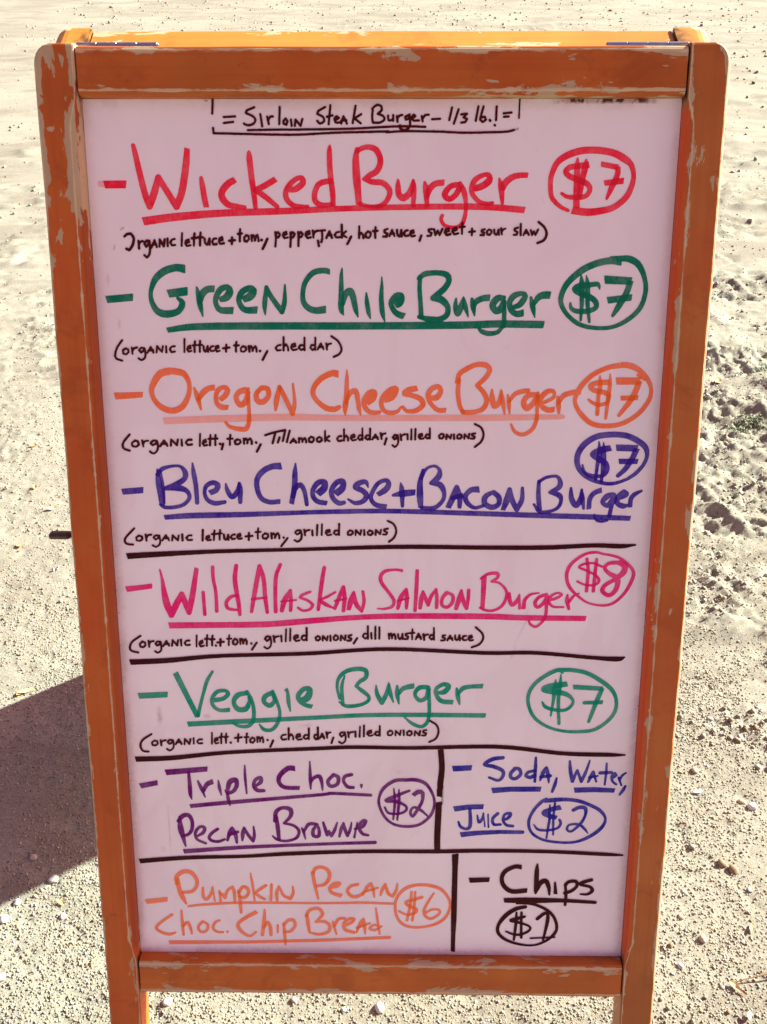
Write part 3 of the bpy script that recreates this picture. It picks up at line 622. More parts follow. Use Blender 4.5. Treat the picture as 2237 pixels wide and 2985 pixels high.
 ('lettering', 'purple', 'c', 'purple marker lettering reading Triple Choc. Pecan Brownie, underlined twice', """-2609,-7379,60! -2420,-7339,57!
-2323,-7215,65! -1871,-7170,56!
-2075,-7213,27 -2069,-7356,40 -2068,-7467,40 -2055,-7536,10
-1980,-7314,15 -1947,-7397,37 -1908,-7507,12
-1923,-7438,31 -1882,-7355,50 -1816,-7320,57
-1756,-7306,12 -1747,-7395,35 -1729,-7484,10
-1661,-7422,37 -1632,-7325,56 -1569,-7297,52 -1559,-7366,44 -1599,-7435,40 -1662,-7456,37 -1686,-7422,15
-1664,-7449,25 -1655,-7532,35 -1639,-7608,10
-1464,-7125,15 -1463,-7269,27 -1453,-7461,15
-1354,-7371,25 -1297,-7322,43 -1295,-7267,37 -1352,-7295,37 -1373,-7364,37 -1337,-7419,44 -1265,-7425,35
-921,-7157,59 -995,-7155,56 -1084,-7238,50 -1098,-7320,43 -1037,-7382,44 -876,-7390,44
-759,-7072,12 -758,-7181,27 -756,-7303,35 -754,-7400,12
-2201,-7746,19 -2195,-7887,63 -2170,-8014,44 -2149,-8113,15
-2216,-7802,38 -2163,-7739,50 -2100,-7731,44 -2065,-7801,38 -2070,-7900,38 -2111,-7964,35 -2175,-7985,32
-2011,-7984,25 -1946,-7941,38 -1930,-7884,35 -1980,-7871,32 -2034,-7942,32 -2019,-8026,28 -1926,-8075,28
-1786,-7897,32 -1845,-7940,35 -1885,-7997,32 -1861,-8039,32 -1786,-8052,32 -1715,-8023,25
-1684,-8037,25 -1655,-7938,44 -1628,-7884,35! -1593,-7966,44 -1581,-8065,23
-1663,-7966,38 -1567,-7930,32
-1520,-8036,19 -1511,-7951,44 -1496,-7877,23! -1454,-7964,35 -1400,-8042,32! -1385,-7964,32 -1391,-7861,15
-1140,-7736,38 -1124,-7876,44 -1115,-8017,35
-1154,-7792,38 -1138,-7680,44 -1068,-7631,40 -981,-7651,48 -983,-7735,40 -1054,-7819,25! -948,-7847,31 -892,-7916,31 -926,-8001,32 -1040,-8038,28 -1140,-8018,28 -1183,-7976,15
-752,-7317,25 -713,-7262,35 -658,-7248,43 -634,-7316,35 -626,-7412,15
-503,-7226,37 -565,-7302,37 -541,-7363,40 -467,-7342,37 -453,-7260,40 -503,-7226,37
-311,-7224,37 -379,-7245,37 -398,-7300,31 -355,-7369,37 -293,-7379,35
-204,-7351,31 -204,-7381,10
-861,-7874,13 -843,-7916,31 -823,-8008,13
-837,-7916,25 -785,-7831,38 -712,-7823,33
-691,-7830,31 -736,-7901,35 -731,-7971,38 -674,-7971,35 -673,-7886,31 -691,-7837,25
-624,-7804,23 -607,-7871,33 -583,-7959,33! -565,-7910,25! -536,-7969,35! -500,-7898,33 -471,-7805,15
-448,-7976,23 -428,-7884,35 -402,-7810,23! -384,-7897,35 -359,-7968,31! -327,-7883,28 -314,-7801,13
-252,-7801,13 -284,-7985,23
-277,-7882,23 -196,-7853,38 -158,-7783,35 -195,-7783,31 -233,-7854,35 -196,-7938,35 -133,-7958,28
-2076,-7619,45 -1669,-7573,45 -656,-7469,34 -529,-7451,34 -104,-7468,34
-2175,-8178,53 -1496,-8120,42 -665,-8073,34 -56,-8046,38"""),
 ('price_mark', 'purple', 'c', 'purple circled price reading $2 beside the brownie', """264,-7281,37 153,-7295,37 42,-7379,35 -10,-7489,27 -8,-7600,27 55,-7739,28 155,-7822,28 293,-7846,31 431,-7819,31 542,-7720,31 588,-7595,27 576,-7470,27 500,-7333,35 388,-7282,40 258,-7284,37
315,-7411,25 204,-7460,35 67,-7530,40 179,-7543,37 279,-7597,27 279,-7653,27 205,-7689,27 92,-7683,25 49,-7614,19
147,-7385,12 160,-7543,27 143,-7759,18
203,-7398,12 204,-7543,31 187,-7766,18
359,-7465,43 414,-7423,50 458,-7437,43 459,-7527,31 416,-7624,35 355,-7722,27 329,-7667,27 366,-7611,25 442,-7645,31 517,-7714,15"""),
 ('lettering', 'blue', 'c', 'blue marker lettering reading Soda, Water, Juice, each word underlined', """782,-7144,64! 983,-7131,59!
1317,-7009,37 1207,-7028,43 1123,-7090,37 1222,-7116,43 1316,-7162,39 1324,-7224,34 1276,-7279,31 1176,-7245,25
1456,-7134,37 1409,-7189,37 1411,-7243,34 1460,-7256,37 1514,-7202,34 1493,-7141,37 1444,-7134,31
1670,-7006,22 1670,-7119,34 1669,-7289,27
1666,-7159,31 1593,-7180,31 1570,-7221,31 1620,-7241,37 1668,-7207,34
1726,-7275,18 1753,-7186,43 1787,-7127,37! 1810,-7213,37 1820,-7301,15
1730,-7234,31 1834,-7219,34
1903,-7246,18 1888,-7321,35 1861,-7410,25
2035,-7044,22 2047,-7156,37 2074,-7281,37! 2120,-7149,22! 2170,-7284,34! 2213,-7168,31 2249,-7035,15
2244,-7290,22 2271,-7222,37 2293,-7170,31! 2330,-7283,22
2253,-7236,27 2345,-7215,18
2431,-7067,18 2431,-7180,25 2424,-7320,18
2367,-7180,37 2489,-7173,31
2494,-7247,25 2541,-7206,27 2527,-7179,22 2492,-7220,25 2508,-7281,25 2547,-7315,22
2567,-7233,22 2603,-7326,18
2581,-7260,25 2608,-7206,25 2643,-7178,17
2647,-7335,22 2625,-7383,35 2592,-7438,22
1212,-7401,62! 1415,-7383,57! 1737,-7380,57!
2101,-7388,59! 2317,-7380,57! 2533,-7389,49!
805,-7627,62! 963,-7602,56! 1122,-7597,56!
976,-7626,31 985,-7744,37 981,-7842,38 944,-7870,31 881,-7843,31 854,-7780,17
1059,-7701,15 1079,-7785,31 1116,-7743,31 1126,-7673,12! 1146,-7840,13
1177,-7689,15 1185,-7847,15
1282,-7678,35 1228,-7742,31 1243,-7811,31 1317,-7811,27
1341,-7762,25 1402,-7726,35 1419,-7677,35 1363,-7685,27 1341,-7755,27 1380,-7817,31 1449,-7830,32
883,-7941,60! 1058,-7919,53! 1308,-7903,45! 1558,-7904,40!"""),
 ('price_mark', 'blue', 'c', 'blue circled price reading $2 beside Juice', """1803,-7500,37 1743,-7542,37 1661,-7654,31 1622,-7780,31 1658,-7906,28 1774,-7989,28 1939,-8023,28 2127,-8021,28 2286,-7956,37 2417,-7842,37 2454,-7730,27 2393,-7633,37 2277,-7565,37 2151,-7518,40 2014,-7501,40 1866,-7511,50 1786,-7521,43
1963,-7596,56 1858,-7624,50 1786,-7667,56 1862,-7708,50 1925,-7721,44
1957,-7749,27 1972,-7790,27 1943,-7847,27 1845,-7876,27 1732,-7870,27 1679,-7810,12
1844,-7569,15 1848,-7736,27
1847,-7750,27 1824,-7972,18
1898,-7548,22 1888,-7721,25
1889,-7749,25 1895,-7931,18
2101,-7629,37 2167,-7594,40 2230,-7607,40 2234,-7690,27 2190,-7788,31 2095,-7887,25 2044,-7867,25 2066,-7810,22 2166,-7803,27 2230,-7851,27 2271,-7907,12"""),
 ('lettering', 'orange2', 'c', 'pale orange marker lettering reading Pumpkin Pecan Choc. Chip Bread, underlined', """-2631,-8819,58! -2388,-8787,54!
-2259,-8530,38 -2247,-8661,51 -2213,-8763,49 -2178,-8844,15
-2275,-8589,32 -2271,-8501,45 -2197,-8435,49 -2108,-8442,49 -2048,-8528,41 -2052,-8615,38 -2106,-8682,39 -2210,-8697,32
-1982,-8636,23 -1981,-8746,36 -1944,-8782,36 -1889,-8701,32 -1873,-8621,15! -1855,-8803,18
-1800,-8668,15 -1790,-8803,26
-1793,-8700,33 -1762,-8729,36 -1737,-8765,26! -1708,-8670,32 -1648,-8618,26! -1632,-8698,36 -1630,-8808,21
-1586,-8669,26 -1571,-8786,36 -1564,-8948,28
-1581,-8698,26 -1540,-8624,36 -1489,-8631,38 -1472,-8697,32 -1519,-8756,32 -1576,-8742,26
-1444,-8442,13 -1424,-8594,28 -1407,-8791,18
-1277,-8600,32 -1349,-8652,36 -1401,-8696,19! -1351,-8739,32 -1294,-8775,26
-1212,-8585,26 -1224,-8782,28
-1153,-8788,26 -1157,-8693,36 -1130,-8606,19! -1081,-8722,32 -1005,-8765,36! -972,-8691,32 -976,-8607,15
-2347,-8986,32 -2448,-9061,32 -2533,-9152,32 -2482,-9211,33 -2393,-9240,36 -2320,-9217,23
-2237,-8926,18 -2235,-9074,32 -2228,-9245,26
-2225,-9133,26 -2177,-9081,29 -2148,-9147,32 -2132,-9229,18
-2008,-9071,29 -2057,-9146,29 -2027,-9206,29 -1968,-9190,29 -1945,-9115,29 -2001,-9068,26
-1813,-9054,26 -1866,-9085,29 -1889,-9159,29 -1839,-9204,26 -1780,-9206,26
-1728,-9199,26 -1726,-9202,26
-1389,-8938,45 -1501,-9006,41 -1594,-9081,36 -1603,-9141,41 -1547,-9215,36 -1470,-9252,29 -1404,-9199,23
-1298,-8908,19 -1309,-9063,41 -1333,-9235,36
-1311,-9138,28 -1270,-9070,32 -1240,-9137,36 -1236,-9234,36
-1155,-9106,23 -1157,-9203,19
-1090,-9083,23 -1080,-9210,36 -1073,-9360,18
-1084,-9105,26 -1037,-9045,36 -973,-9045,36 -961,-9119,32 -1014,-9187,32 -1079,-9195,19
-751,-8428,36 -728,-8587,36 -692,-8761,21
-745,-8442,32 -718,-8377,38 -642,-8362,36 -573,-8411,41 -567,-8498,41 -619,-8578,36 -709,-8601,28
-569,-8621,26 -479,-8599,38 -453,-8562,36 -517,-8570,36 -562,-8629,36 -531,-8687,38 -429,-8722,46
-249,-8574,32 -326,-8597,32 -365,-8663,32 -314,-8728,38 -237,-8720,36 -186,-8676,19
-192,-8705,23 -147,-8610,36 -102,-8561,28! -77,-8638,32 -64,-8733,15
-160,-8661,26 -26,-8616,23
6,-8710,18 25,-8637,36 57,-8567,25! 89,-8680,36 140,-8723,32! 178,-8650,32 193,-8558,15
-824,-8969,36 -813,-9073,39 -802,-9177,28
-831,-8984,32 -791,-8910,36 -700,-8886,36 -650,-8937,36 -657,-8982,36 -729,-9064,19! -625,-9056,36 -568,-9114,36 -588,-9189,36 -692,-9223,29 -796,-9199,23
-535,-9055,18 -517,-9129,28 -492,-9218,18
-516,-9114,26 -470,-9024,36 -399,-9009,28
-407,-9113,26 -329,-9067,36 -290,-9022,28 -341,-9015,32 -406,-9075,36 -394,-9157,36 -297,-9193,36
-265,-9193,18 -226,-9081,36 -187,-9017,26! -174,-9110,36 -168,-9207,18
-258,-9133,28 -116,-9072,23
-48,-8875,18 -32,-9004,26 -4,-9212,18
-19,-9108,19 -71,-9094,28 -116,-9139,28 -58,-9161,26 19,-9108,18
-2154,-8874,23 -1972,-8850,27 -1546,-8823,27 -637,-8818,23 -187,-8808,27 159,-8818,23
-2396,-9346,47 -1497,-9331,35 -966,-9311,35 -643,-9298,35 107,-9254,35"""),
 ('price_mark', 'orange2', 'c', 'pale orange circled price reading $6 beside Pecan', """337,-8590,41 249,-8649,36 179,-8767,31 173,-8914,28 212,-9031,31 303,-9105,31 445,-9118,28 612,-9079,31 727,-8996,33 782,-8863,28 767,-8746,28 682,-8630,36 554,-8580,36 426,-8574,33 344,-8590,36
466,-8731,36 390,-8757,32 288,-8795,32 327,-8846,36 404,-8882,32 392,-8933,32 302,-8956,26 212,-8913,23
351,-8665,26 339,-8823,28 303,-9030,26
392,-8665,23 384,-8823,28 364,-9030,26
600,-8677,18 544,-8777,28 494,-8895,31 508,-8969,31 572,-9005,31 662,-8945,28 661,-8893,26 584,-8887,26 507,-8932,26"""),
 ('lettering', 'black', 'c', 'black brown marker lettering reading Chips, underlined', """993,-8508,61! 1212,-8497,53!
1565,-8335,53 1486,-8332,48 1386,-8391,48 1351,-8478,44 1380,-8579,48 1471,-8643,53 1636,-8630,53
1739,-8298,18 1735,-8402,48 1735,-8633,44 1732,-8662,25
1750,-8618,32 1784,-8531,53 1840,-8509,53 1876,-8588,41 1886,-8682,18
1943,-8529,20 1955,-8671,41
2058,-8545,25 2071,-8688,32 2068,-8809,28
2058,-8557,32 2100,-8513,38 2176,-8512,38 2186,-8570,32 2131,-8629,36 2057,-8659,36
2344,-8489,38 2253,-8519,38 2223,-8548,32 2332,-8576,32 2360,-8626,38 2311,-8670,28 2233,-8671,18
1385,-8758,54 1666,-8756,69 2036,-8754,46 2400,-8774,36"""),
 ('price_mark', 'black', 'c', 'black brown circled price reading $1 below Chips', """1625,-8839,38 1517,-8869,45 1405,-8959,49 1332,-9078,36 1335,-9182,36 1428,-9271,32 1585,-9326,26 1740,-9334,21 1867,-9280,28 1960,-9190,33 1988,-9100,31 1957,-8982,31 1889,-8894,33 1784,-8830,32 1668,-8794,32 1527,-8796,20
1623,-8964,26 1534,-8994,38 1471,-9017,36 1575,-9046,28 1679,-9089,23 1687,-9133,26 1631,-9179,28 1529,-9202,26 1418,-9159,19
1529,-8913,19 1529,-9031,32 1512,-9267,23
1585,-8913,26 1588,-9075,26 1594,-9236,28
1765,-8992,36 1827,-8932,38 1876,-8902,26! 1881,-9013,38 1841,-9266,21
1698,-9245,18 1968,-9227,19"""),
]
CAM_LOC = (0.01383, -0.47375, 1.21524)
CAM_ROT = [(0.999922, -0.004669, 0.011623), (0.012172, 0.581198, -0.813671), (-0.002956, 0.813749, 0.581210)]

# ---------------------------------------------------------------- camera, world, sun, exposure
scene = bpy.context.scene
col = scene.collection
cam_d = bpy.data.cameras.new('camera')
cam = bpy.data.objects.new('camera', cam_d)
col.objects.link(cam)
cam_d.sensor_fit = 'HORIZONTAL'; cam_d.sensor_width = 36.0
cam_d.lens = 36.0 * 2700.0 / 2237.0
cam_d.clip_start = 0.02; cam_d.clip_end = 2000
m = Matrix.Identity(4)
for i in range(3):
    for j in range(3): m[i][j] = CAM_ROT[i][j]
    m[i][3] = CAM_LOC[i]
cam.matrix_world = m
scene.camera = cam

SUN_AZ = math.radians(24.5)      # from +x towards +y
SUN_EL = math.radians(30.5)
world = bpy.data.worlds.new("World"); scene.world = world; world.use_nodes = True
wn = world.node_tree; wn.nodes.clear()
sky = wn.nodes.new('ShaderNodeTexSky'); sky.sky_type = 'NISHITA'; sky.sun_disc = False
sky.sun_elevation = SUN_EL; sky.sun_rotation = math.pi/2 - SUN_AZ
sky.dust_density = 3.0; sky.air_density = 1.0
tint = wn.nodes.new('ShaderNodeMix'); tint.data_type = 'RGBA'; tint.blend_type = 'MULTIPLY'
tint.inputs[0].default_value = 1.0
tint.inputs[7].default_value = (1.12, 0.50, 0.56, 1)
bg = wn.nodes.new('ShaderNodeBackground'); bg.inputs[1].default_value = 0.064
wo = wn.nodes.new('ShaderNodeOutputWorld')
wn.links.new(sky.outputs[0], tint.inputs[6]); wn.links.new(tint.outputs[2], bg.inputs[0]); wn.links.new(bg.outputs[0], wo.inputs[0])
sun_d = bpy.data.lights.new('sun', 'SUN'); sun_d.energy = 5.0; sun_d.angle = math.radians(0.55)
sun_d.color = (0.93, 1.0, 0.87)
sun = bpy.data.objects.new('sun', sun_d); col.objects.link(sun)
sv = Vector((math.cos(SUN_EL)*math.cos(SUN_AZ), math.cos(SUN_EL)*math.sin(SUN_AZ), math.sin(SUN_EL)))
sun.rotation_euler = sv.to_track_quat('Z', 'Y').to_euler(); sun.location = sv*20
scene.view_settings.view_transform = 'Standard'; scene.view_settings.look = 'None'
scene.view_settings.gamma = 1.0; scene.view_settings.use_curve_mapping = False
scene.view_settings.exposure = 2.03
scene.cycles.max_bounces = 8; scene.cycles.diffuse_bounces = 5

# ---------------------------------------------------------------- helpers
RNG = np.random.default_rng(7)
def hash2(ix, iy, seed):
    h = (ix.astype(np.int64)*374761393 + iy.astype(np.int64)*668265263 + seed*2147483647) & 0xffffffff
    h = ((h ^ (h >> 13))*1274126177) & 0xffffffff
    h = ((h ^ (h >> 16))*2246822519) & 0xffffffff
    return ((h ^ (h >> 15)) & 0xffffff)/float(0xffffff)
def vnoise(x, y, seed=0):
    ix = np.floor(x).astype(np.int64); iy = np.floor(y).astype(np.int64)
    fx = x-ix; fy = y-iy
    fx = fx*fx*fx*(fx*(fx*6-15)+10); fy = fy*fy*fy*(fy*(fy*6-15)+10)
    a = hash2(ix, iy, seed); b = hash2(ix+1, iy, seed); c = hash2(ix, iy+1, seed); d = hash2(ix+1, iy+1, seed)
    return (a*(1-fx)+b*fx)*(1-fy)+(c*(1-fx)+d*fx)*fy
def fbm(x, y, seed=0, oct=4, gain=.5):
    s = 0; a = 1; t = 0
    for o in range(oct):
        s = s+a*vnoise(x*2**o+17*o, y*2**o-9*o, seed+o); t += a; a *= gain
    return s/t
def sstep(a, b, x):
    t = np.clip((x-a)/(b-a), 0, 1); return t*t*(3-2*t)

def crumb_mask(x, y):
    return sstep(.46, .64, fbm(x*5+3, y*6.5, 33, 3, .55)+.10*sstep(.45, .75, x)*sstep(2.4, 1.6, y))
def ground_h(x, y):
    r = np.sqrt(x*x+(y-1)**2)
    fade = 1-sstep(14, 40, r)
    rx = sstep(0.42, 0.8, x + 0.10*(vnoise(y*2.2, x*0+3, 5)-.5))          # trodden side, right of the sign
    lx = sstep(0.55, 1.1, -x)*.45
    far = sstep(1.6, 3.0, y)*.55
    rough = np.clip(rx+lx+far, 0, 1.2)
    h = .010*(fbm(x*2.3, y*2.3, 1, 3)-.5)
    c, s = math.cos(-.42), math.sin(-.42)
    u = x*c-y*s; v = x*s+y*c
    wv = v+.035*(vnoise(u*7, v*3, 12)-.5)
    ridg = 1-np.abs(2*vnoise(u*5.5, wv*21, 21)-1)
    ridg2 = 1-np.abs(2*vnoise(u*11+5, wv*38, 23)-1)
    patch = sstep(.42, .62, vnoise(x*3.1+4, y*3.1, 31))
    f1 = 1-sstep(5, 9, r); f2 = 1-sstep(3.0, 5.0, r); f3 = 1-sstep(1.8, 3.2, r)
    h = h + rough*patch*(.017*ridg**3*f1+.008*ridg2**3*f2)
    wx = x+.03*(vnoise(x*14, y*14, 91)-.5); wy = y+.03*(vnoise(x*14+7, y*14, 92)-.5)
    cm = crumb_mask(x, y)*np.clip(rough, .12, 1.2)
    h = h + cm*(.020+.014*sstep(.45, .7, x))*(fbm(wx*30, wy*34, 41, 4, .62)-.5)*f2
    h = h - cm*.007*sstep(.60, .74, fbm(wx*52+9, wy*60, 61, 2))*f3
    h = h + (.0016+.0022*rough)*(fbm(x*62, y*66, 51, 3, .6)-.5)*f3
    h = h - .0022*sstep(.70, .80, fbm(x*40+3, y*46, 66, 2))*f3
    return h*fade

def new_mesh(name, verts, faces):
    me = bpy.data.meshes.new(name)
    me.from_pydata([tuple(v) for v in verts], [], [tuple(f) for f in faces]); me.update()
    return me
def np_mesh(name, V, F):
    """V (n,3), F (m,k) constant k"""
    me = bpy.data.meshes.new(name)
    k = F.shape[1]
    me.vertices.add(len(V)); me.vertices.foreach_set('co', V.astype(np.float32).ravel())
    me.loops.add(F.size); me.loops.foreach_set('vertex_index', F.astype(np.int32).ravel())
    me.polygons.add(len(F)); me.polygons.foreach_set('loop_start', np.arange(0, F.size, k, dtype=np.int32))
    me.update(calc_edges=True)
    return me
def smooth(me, on=True):
    me.polygons.foreach_set('use_smooth', [on]*len(me.polygons)); me.update()
def link(name, me, mat=None, parent=None, **props):
    o = bpy.data.objects.new(name, me); col.objects.link(o)
    if mat and not me.materials: me.materials.append(mat)
    if parent: o.parent = parent
    for k, v in props.items(): o[k] = v
    return o
def fattr(me, name, vals):
    a = me.attributes.new(name, 'FLOAT', 'POINT'); a.data.foreach_set('value', np.asarray(vals, dtype=np.float32))

class NT:
    def __init__(s, name):
        s.m = bpy.data.materials.new(name); s.m.use_nodes = True; s.t = s.m.node_tree; s.t.nodes.clear()
        s.out = s.n('ShaderNodeOutputMaterial'); s.b = s.n('ShaderNodeBsdfPrincipled'); s.l(s.b.outputs[0], s.out.inputs[0])
    def n(s, t): return s.t.nodes.new(t)
    def l(s, a, b): s.t.links.new(a, b)
    def put(s, sock, v):
        if isinstance(v, (int, float)): sock.default_value = v
        elif isinstance(v, tuple): sock.default_value = v if len(v) == 4 or len(v) != 3 or sock.type == 'VECTOR' else (*v, 1)
        else: s.l(v, sock)
    def math(s, op, a, b=0, c=0, clamp=False):
        n = s.n('ShaderNodeMath'); n.operation = op; n.use_clamp = clamp
        s.put(n.inputs[0], a); s.put(n.inputs[1], b); s.put(n.inputs[2], c); return n.outputs[0]
    def mix(s, f, a, b, blend='MIX'):
        n = s.n('ShaderNodeMix'); n.data_type = 'RGBA'; n.blend_type = blend
        s.put(n.inputs[0], f); s.put(n.inputs[6], a); s.put(n.inputs[7], b); return n.outputs[2]
    def noise(s, scale=5, detail=4, rough=.6, sc=(1, 1, 1), coord='Object', off=(0, 0, 0), dist=0.):
        tc = s.n('ShaderNodeTexCoord'); mp = s.n('ShaderNodeMapping'); mp.inputs['Scale'].default_value = sc; mp.inputs['Location'].default_value = off
        s.l(tc.outputs[coord], mp.inputs[0]); n = s.n('ShaderNodeTexNoise')
        n.inputs['Scale'].default_value = scale; n.inputs['Detail'].default_value = detail; n.inputs['Roughness'].default_value = rough; n.inputs['Distortion'].default_value = dist
        s.l(mp.outputs[0], n.inputs[0]); return n.outputs[0]
    def ramp(s, v, a, b):
        n = s.n('ShaderNodeMapRange'); n.interpolation_type = 'SMOOTHSTEP'; n.clamp = True
        s.put(n.inputs[0], v); s.put(n.inputs[1], a); s.put(n.inputs[2], b); return n.outputs[0]
    def attr(s, name, out='Fac'):
        n = s.n('ShaderNodeAttribute'); n.attribute_name = name; return n.outputs[out]
    def xyz(s):
        tc = s.n('ShaderNodeTexCoord'); n = s.n('ShaderNodeSeparateXYZ'); s.l(tc.outputs['Object'], n.inputs[0]); return n.outputs
    def bump(s, h, strength=.3, dist=.001):
        n = s.n('ShaderNodeBump'); n.inputs['Strength'].default_value = strength; n.inputs['Distance'].default_value = dist
        s.l(h, n.inputs['Height']); s.l(n.outputs[0], s.b.inputs['Normal'])
    def fin(s, color, rough=.6, spec=.4):
        s.put(s.b.inputs['Base Color'], color); s.put(s.b.inputs['Roughness'], rough); s.put(s.b.inputs['Specular IOR Level'], spec); return s.m

# ---------------------------------------------------------------- materials
def paint_mat(name, sc, seed, base=(.52, .125, .018), red=0.0):
    t = NT(name)
    off = (seed*1.7, seed*2.3, seed)
    edge = t.attr('edge'); wear = t.attr('wear')
    big = t.noise(42, 6, .66, sc, off=off, dist=.7)
    fine = t.noise(110, 4, .7, sc, off=off)
    blot = t.noise(7, 2, .5, (1, 1, 1), off=off)
    m1 = t.math('MULTIPLY', big, .75); m1 = t.math('MULTIPLY_ADD', fine, .25, m1)
    v = t.math('MULTIPLY_ADD', edge, .145, m1)
    v = t.math('MULTIPLY_ADD', wear, .17, v)
    v = t.math('MULTIPLY_ADD', t.math('SUBTRACT', blot, .5), .22, v)
    chip = t.ramp(v, .652, .668)
    tiny = t.noise(85, 3, .55, sc, off=(seed, seed, 1), dist=.4)
    chip = t.math('MAXIMUM', chip, t.ramp(t.math('MULTIPLY_ADD', wear, .14, tiny), .715, .73))
    arr = t.ramp(t.math('MULTIPLY_ADD', fine, .6, edge), 1.13, 1.25)      # bare wood line along the arrises
    chip = t.math('MAXIMUM', chip, t.math('MULTIPLY', arr, .85))
    shade = t.noise(9, 3, .6, (1, 1, 1), off=off)
    dirt = t.ramp(t.noise(14, 5, .7, sc, off=(seed, 4, 2)), .60, .80)
    grain = t.noise(60, 3, .6, tuple(3.0 if k > .5 else .07 for k in sc), off=off)
    c = t.mix(t.ramp(shade, .3, .7), base, (base[0]*1.12, base[1]*1.28+.01, base[2]*1.4+.004))
    c = t.mix(t.math('MULTIPLY', t.ramp(grain, .42, .70), .26), c, (base[0]*.72, base[1]*.6, base[2]*.6))
    c = t.mix(t.math('MULTIPLY', dirt, .6), c, (.15, .05, .018))
    stain = t.ramp(t.noise(30, 6, .75, (1, 1, 1), off=(seed*3, 1, 5), dist=.8), .62, .74)
    c = t.mix(t.math('MULTIPLY', stain, .65), c, (.12, .035, .012))
    mott = t.noise(16, 6, .7, (1, 1, 1), off=(2, seed, 6), dist=.5)
    c = t.mix(t.math('MULTIPLY', t.ramp(mott, .52, .66), .45), c, (base[0]*.62, base[1]*.55, base[2]*.6))
    broad = t.noise(3.2, 3, .55, (1, 1, 1), off=(seed, 9, 2))
    c = t.mix(t.math('MULTIPLY', t.ramp(broad, .46, .62), .45), c, (base[0]*.66, base[1]*.82, base[2]))
    c = t.mix(t.math('MULTIPLY', t.ramp(broad, .47, .36), .40), c, (base[0]*1.12, base[1]*.78, base[2]*.8))
    c = t.mix(t.math('MULTIPLY', t.attr('inner'), .9), c, (.26, .050, .008) if seed == 3 else (.62, .075, .010))  # redder unfaded paint, with reflected glow right and shade left put into colour
    c = t.mix(t.math('MULTIPLY', t.attr('joint'), t.ramp(fine, .30, .62)), c, (.05, .018, .01))
    wood = t.mix(t.noise(40, 4, .7, sc, off=(3, 1, seed)), (.36, .245, .13), (.54, .44, .26))
    wood = t.mix(t.math('MULTIPLY', arr, .6), wood, (.66, .52, .33))
    c = t.mix(chip, c, wood)
    hgt = t.math('MULTIPLY_ADD', chip, -.5, t.math('MULTIPLY', grain, .25))
    t.bump(hgt, .5, .0008)
    return t.fin(c, t.math('MULTIPLY_ADD', chip, .25, .44), .28)
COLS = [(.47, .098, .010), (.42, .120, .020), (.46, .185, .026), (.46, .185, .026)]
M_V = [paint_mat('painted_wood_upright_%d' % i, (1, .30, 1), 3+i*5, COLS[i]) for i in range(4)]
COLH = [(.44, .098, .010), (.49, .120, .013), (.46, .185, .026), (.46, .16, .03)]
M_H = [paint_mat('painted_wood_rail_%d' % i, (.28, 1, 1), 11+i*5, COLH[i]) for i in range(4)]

def board_mat():
    t = NT('white_laminate')
    x, y, z = t.xyz()
    ax = t.math('SUBTRACT', .2727, t.math('ABSOLUTE', x))
    dt = t.math('SUBTRACT', -.0455, y); db = t.math('ADD', y, .9475)
    de = t.math('MINIMUM', ax, t.math('MINIMUM', dt, db))
    n1 = t.noise(160, 4, .75); n2 = t.noise(420, 3, .8); n3 = t.noise(5, 3, .6); n4 = t.noise(22, 5, .65, (1.4, .7, 1), dist=1.0)
    base = t.mix(t.ramp(n3, .35, .65), (.90, .885, .885), (.925, .92, .92))
    grime = t.math('MULTIPLY', t.ramp(t.math('MULTIPLY_ADD', n1, -.010, de), .006, -.004), .40)
    c = t.mix(grime, base, (.36, .24, .20))
    spots = t.ramp(t.math('MULTIPLY_ADD', de, -9, n2), .60, .66)
    nearb = t.ramp(de, .0075, .002)
    c = t.mix(t.math('MULTIPLY', spots, nearb), c, (.07, .02, .015))
    ghost_refl = t.noise(5.5, 5, .55, (1.5, .8, 1), off=(5, 5, 0), dist=1.6)  # wiped-ink ghosts, strengthened to stand for soft reflections put into the colour
    c = t.mix(t.math('MULTIPLY', t.ramp(ghost_refl, .50, .60), .55), c, (.95, .95, .95))
    c = t.mix(t.math('MULTIPLY', t.ramp(ghost_refl, .48, .38), .35), c, (.84, .76, .79))
    pink_top = t.math('MULTIPLY', t.ramp(t.math('MULTIPLY_ADD', t.noise(4, 4, .6, off=(1, 2, 3)), .5, y), -.35, .15), .55)  # pinker towards the top of the board, broken up by noise
    c = t.mix(pink_top, c, (.88, .77, .79))
    smear = t.math('MULTIPLY', t.ramp(n4, .66, .80), .30)
    c = t.mix(smear, c, (.50, .34, .40))
    # chipped laminate under the right end of the top rail
    bx = t.math('MULTIPLY', t.ramp(x, .150, .172), t.ramp(x, .258, .235))
    by = t.ramp(t.math('MULTIPLY_ADD', n1, .0035, y), -.0475, -.0445)
    chipm = t.math('MULTIPLY', bx, by)
    dark = t.mix(t.ramp(t.noise(150, 3, .7, (1, .5, 1)), .46, .54), (.09, .03, .02), (.55, .42, .38))
    c = t.mix(chipm, c, dark)
    # old finger smudges
    for (cx, cy, rx, ry, k) in SMUDGES:
        d = t.math('ADD', t.math('POWER', t.math('DIVIDE', t.math('SUBTRACT', x, cx), rx), 2), t.math('POWER', t.math('DIVIDE', t.math('SUBTRACT', y, cy), ry), 2))
        mk = t.math('MULTIPLY', t.ramp(t.math('MULTIPLY_ADD', n1, 1.6, d), 1.5, .5), k)
        c = t.mix(mk, c, (.42, .22, .24))
    return t.fin(c, t.math('MULTIPLY_ADD', ghost_refl, .25, .22), .35)
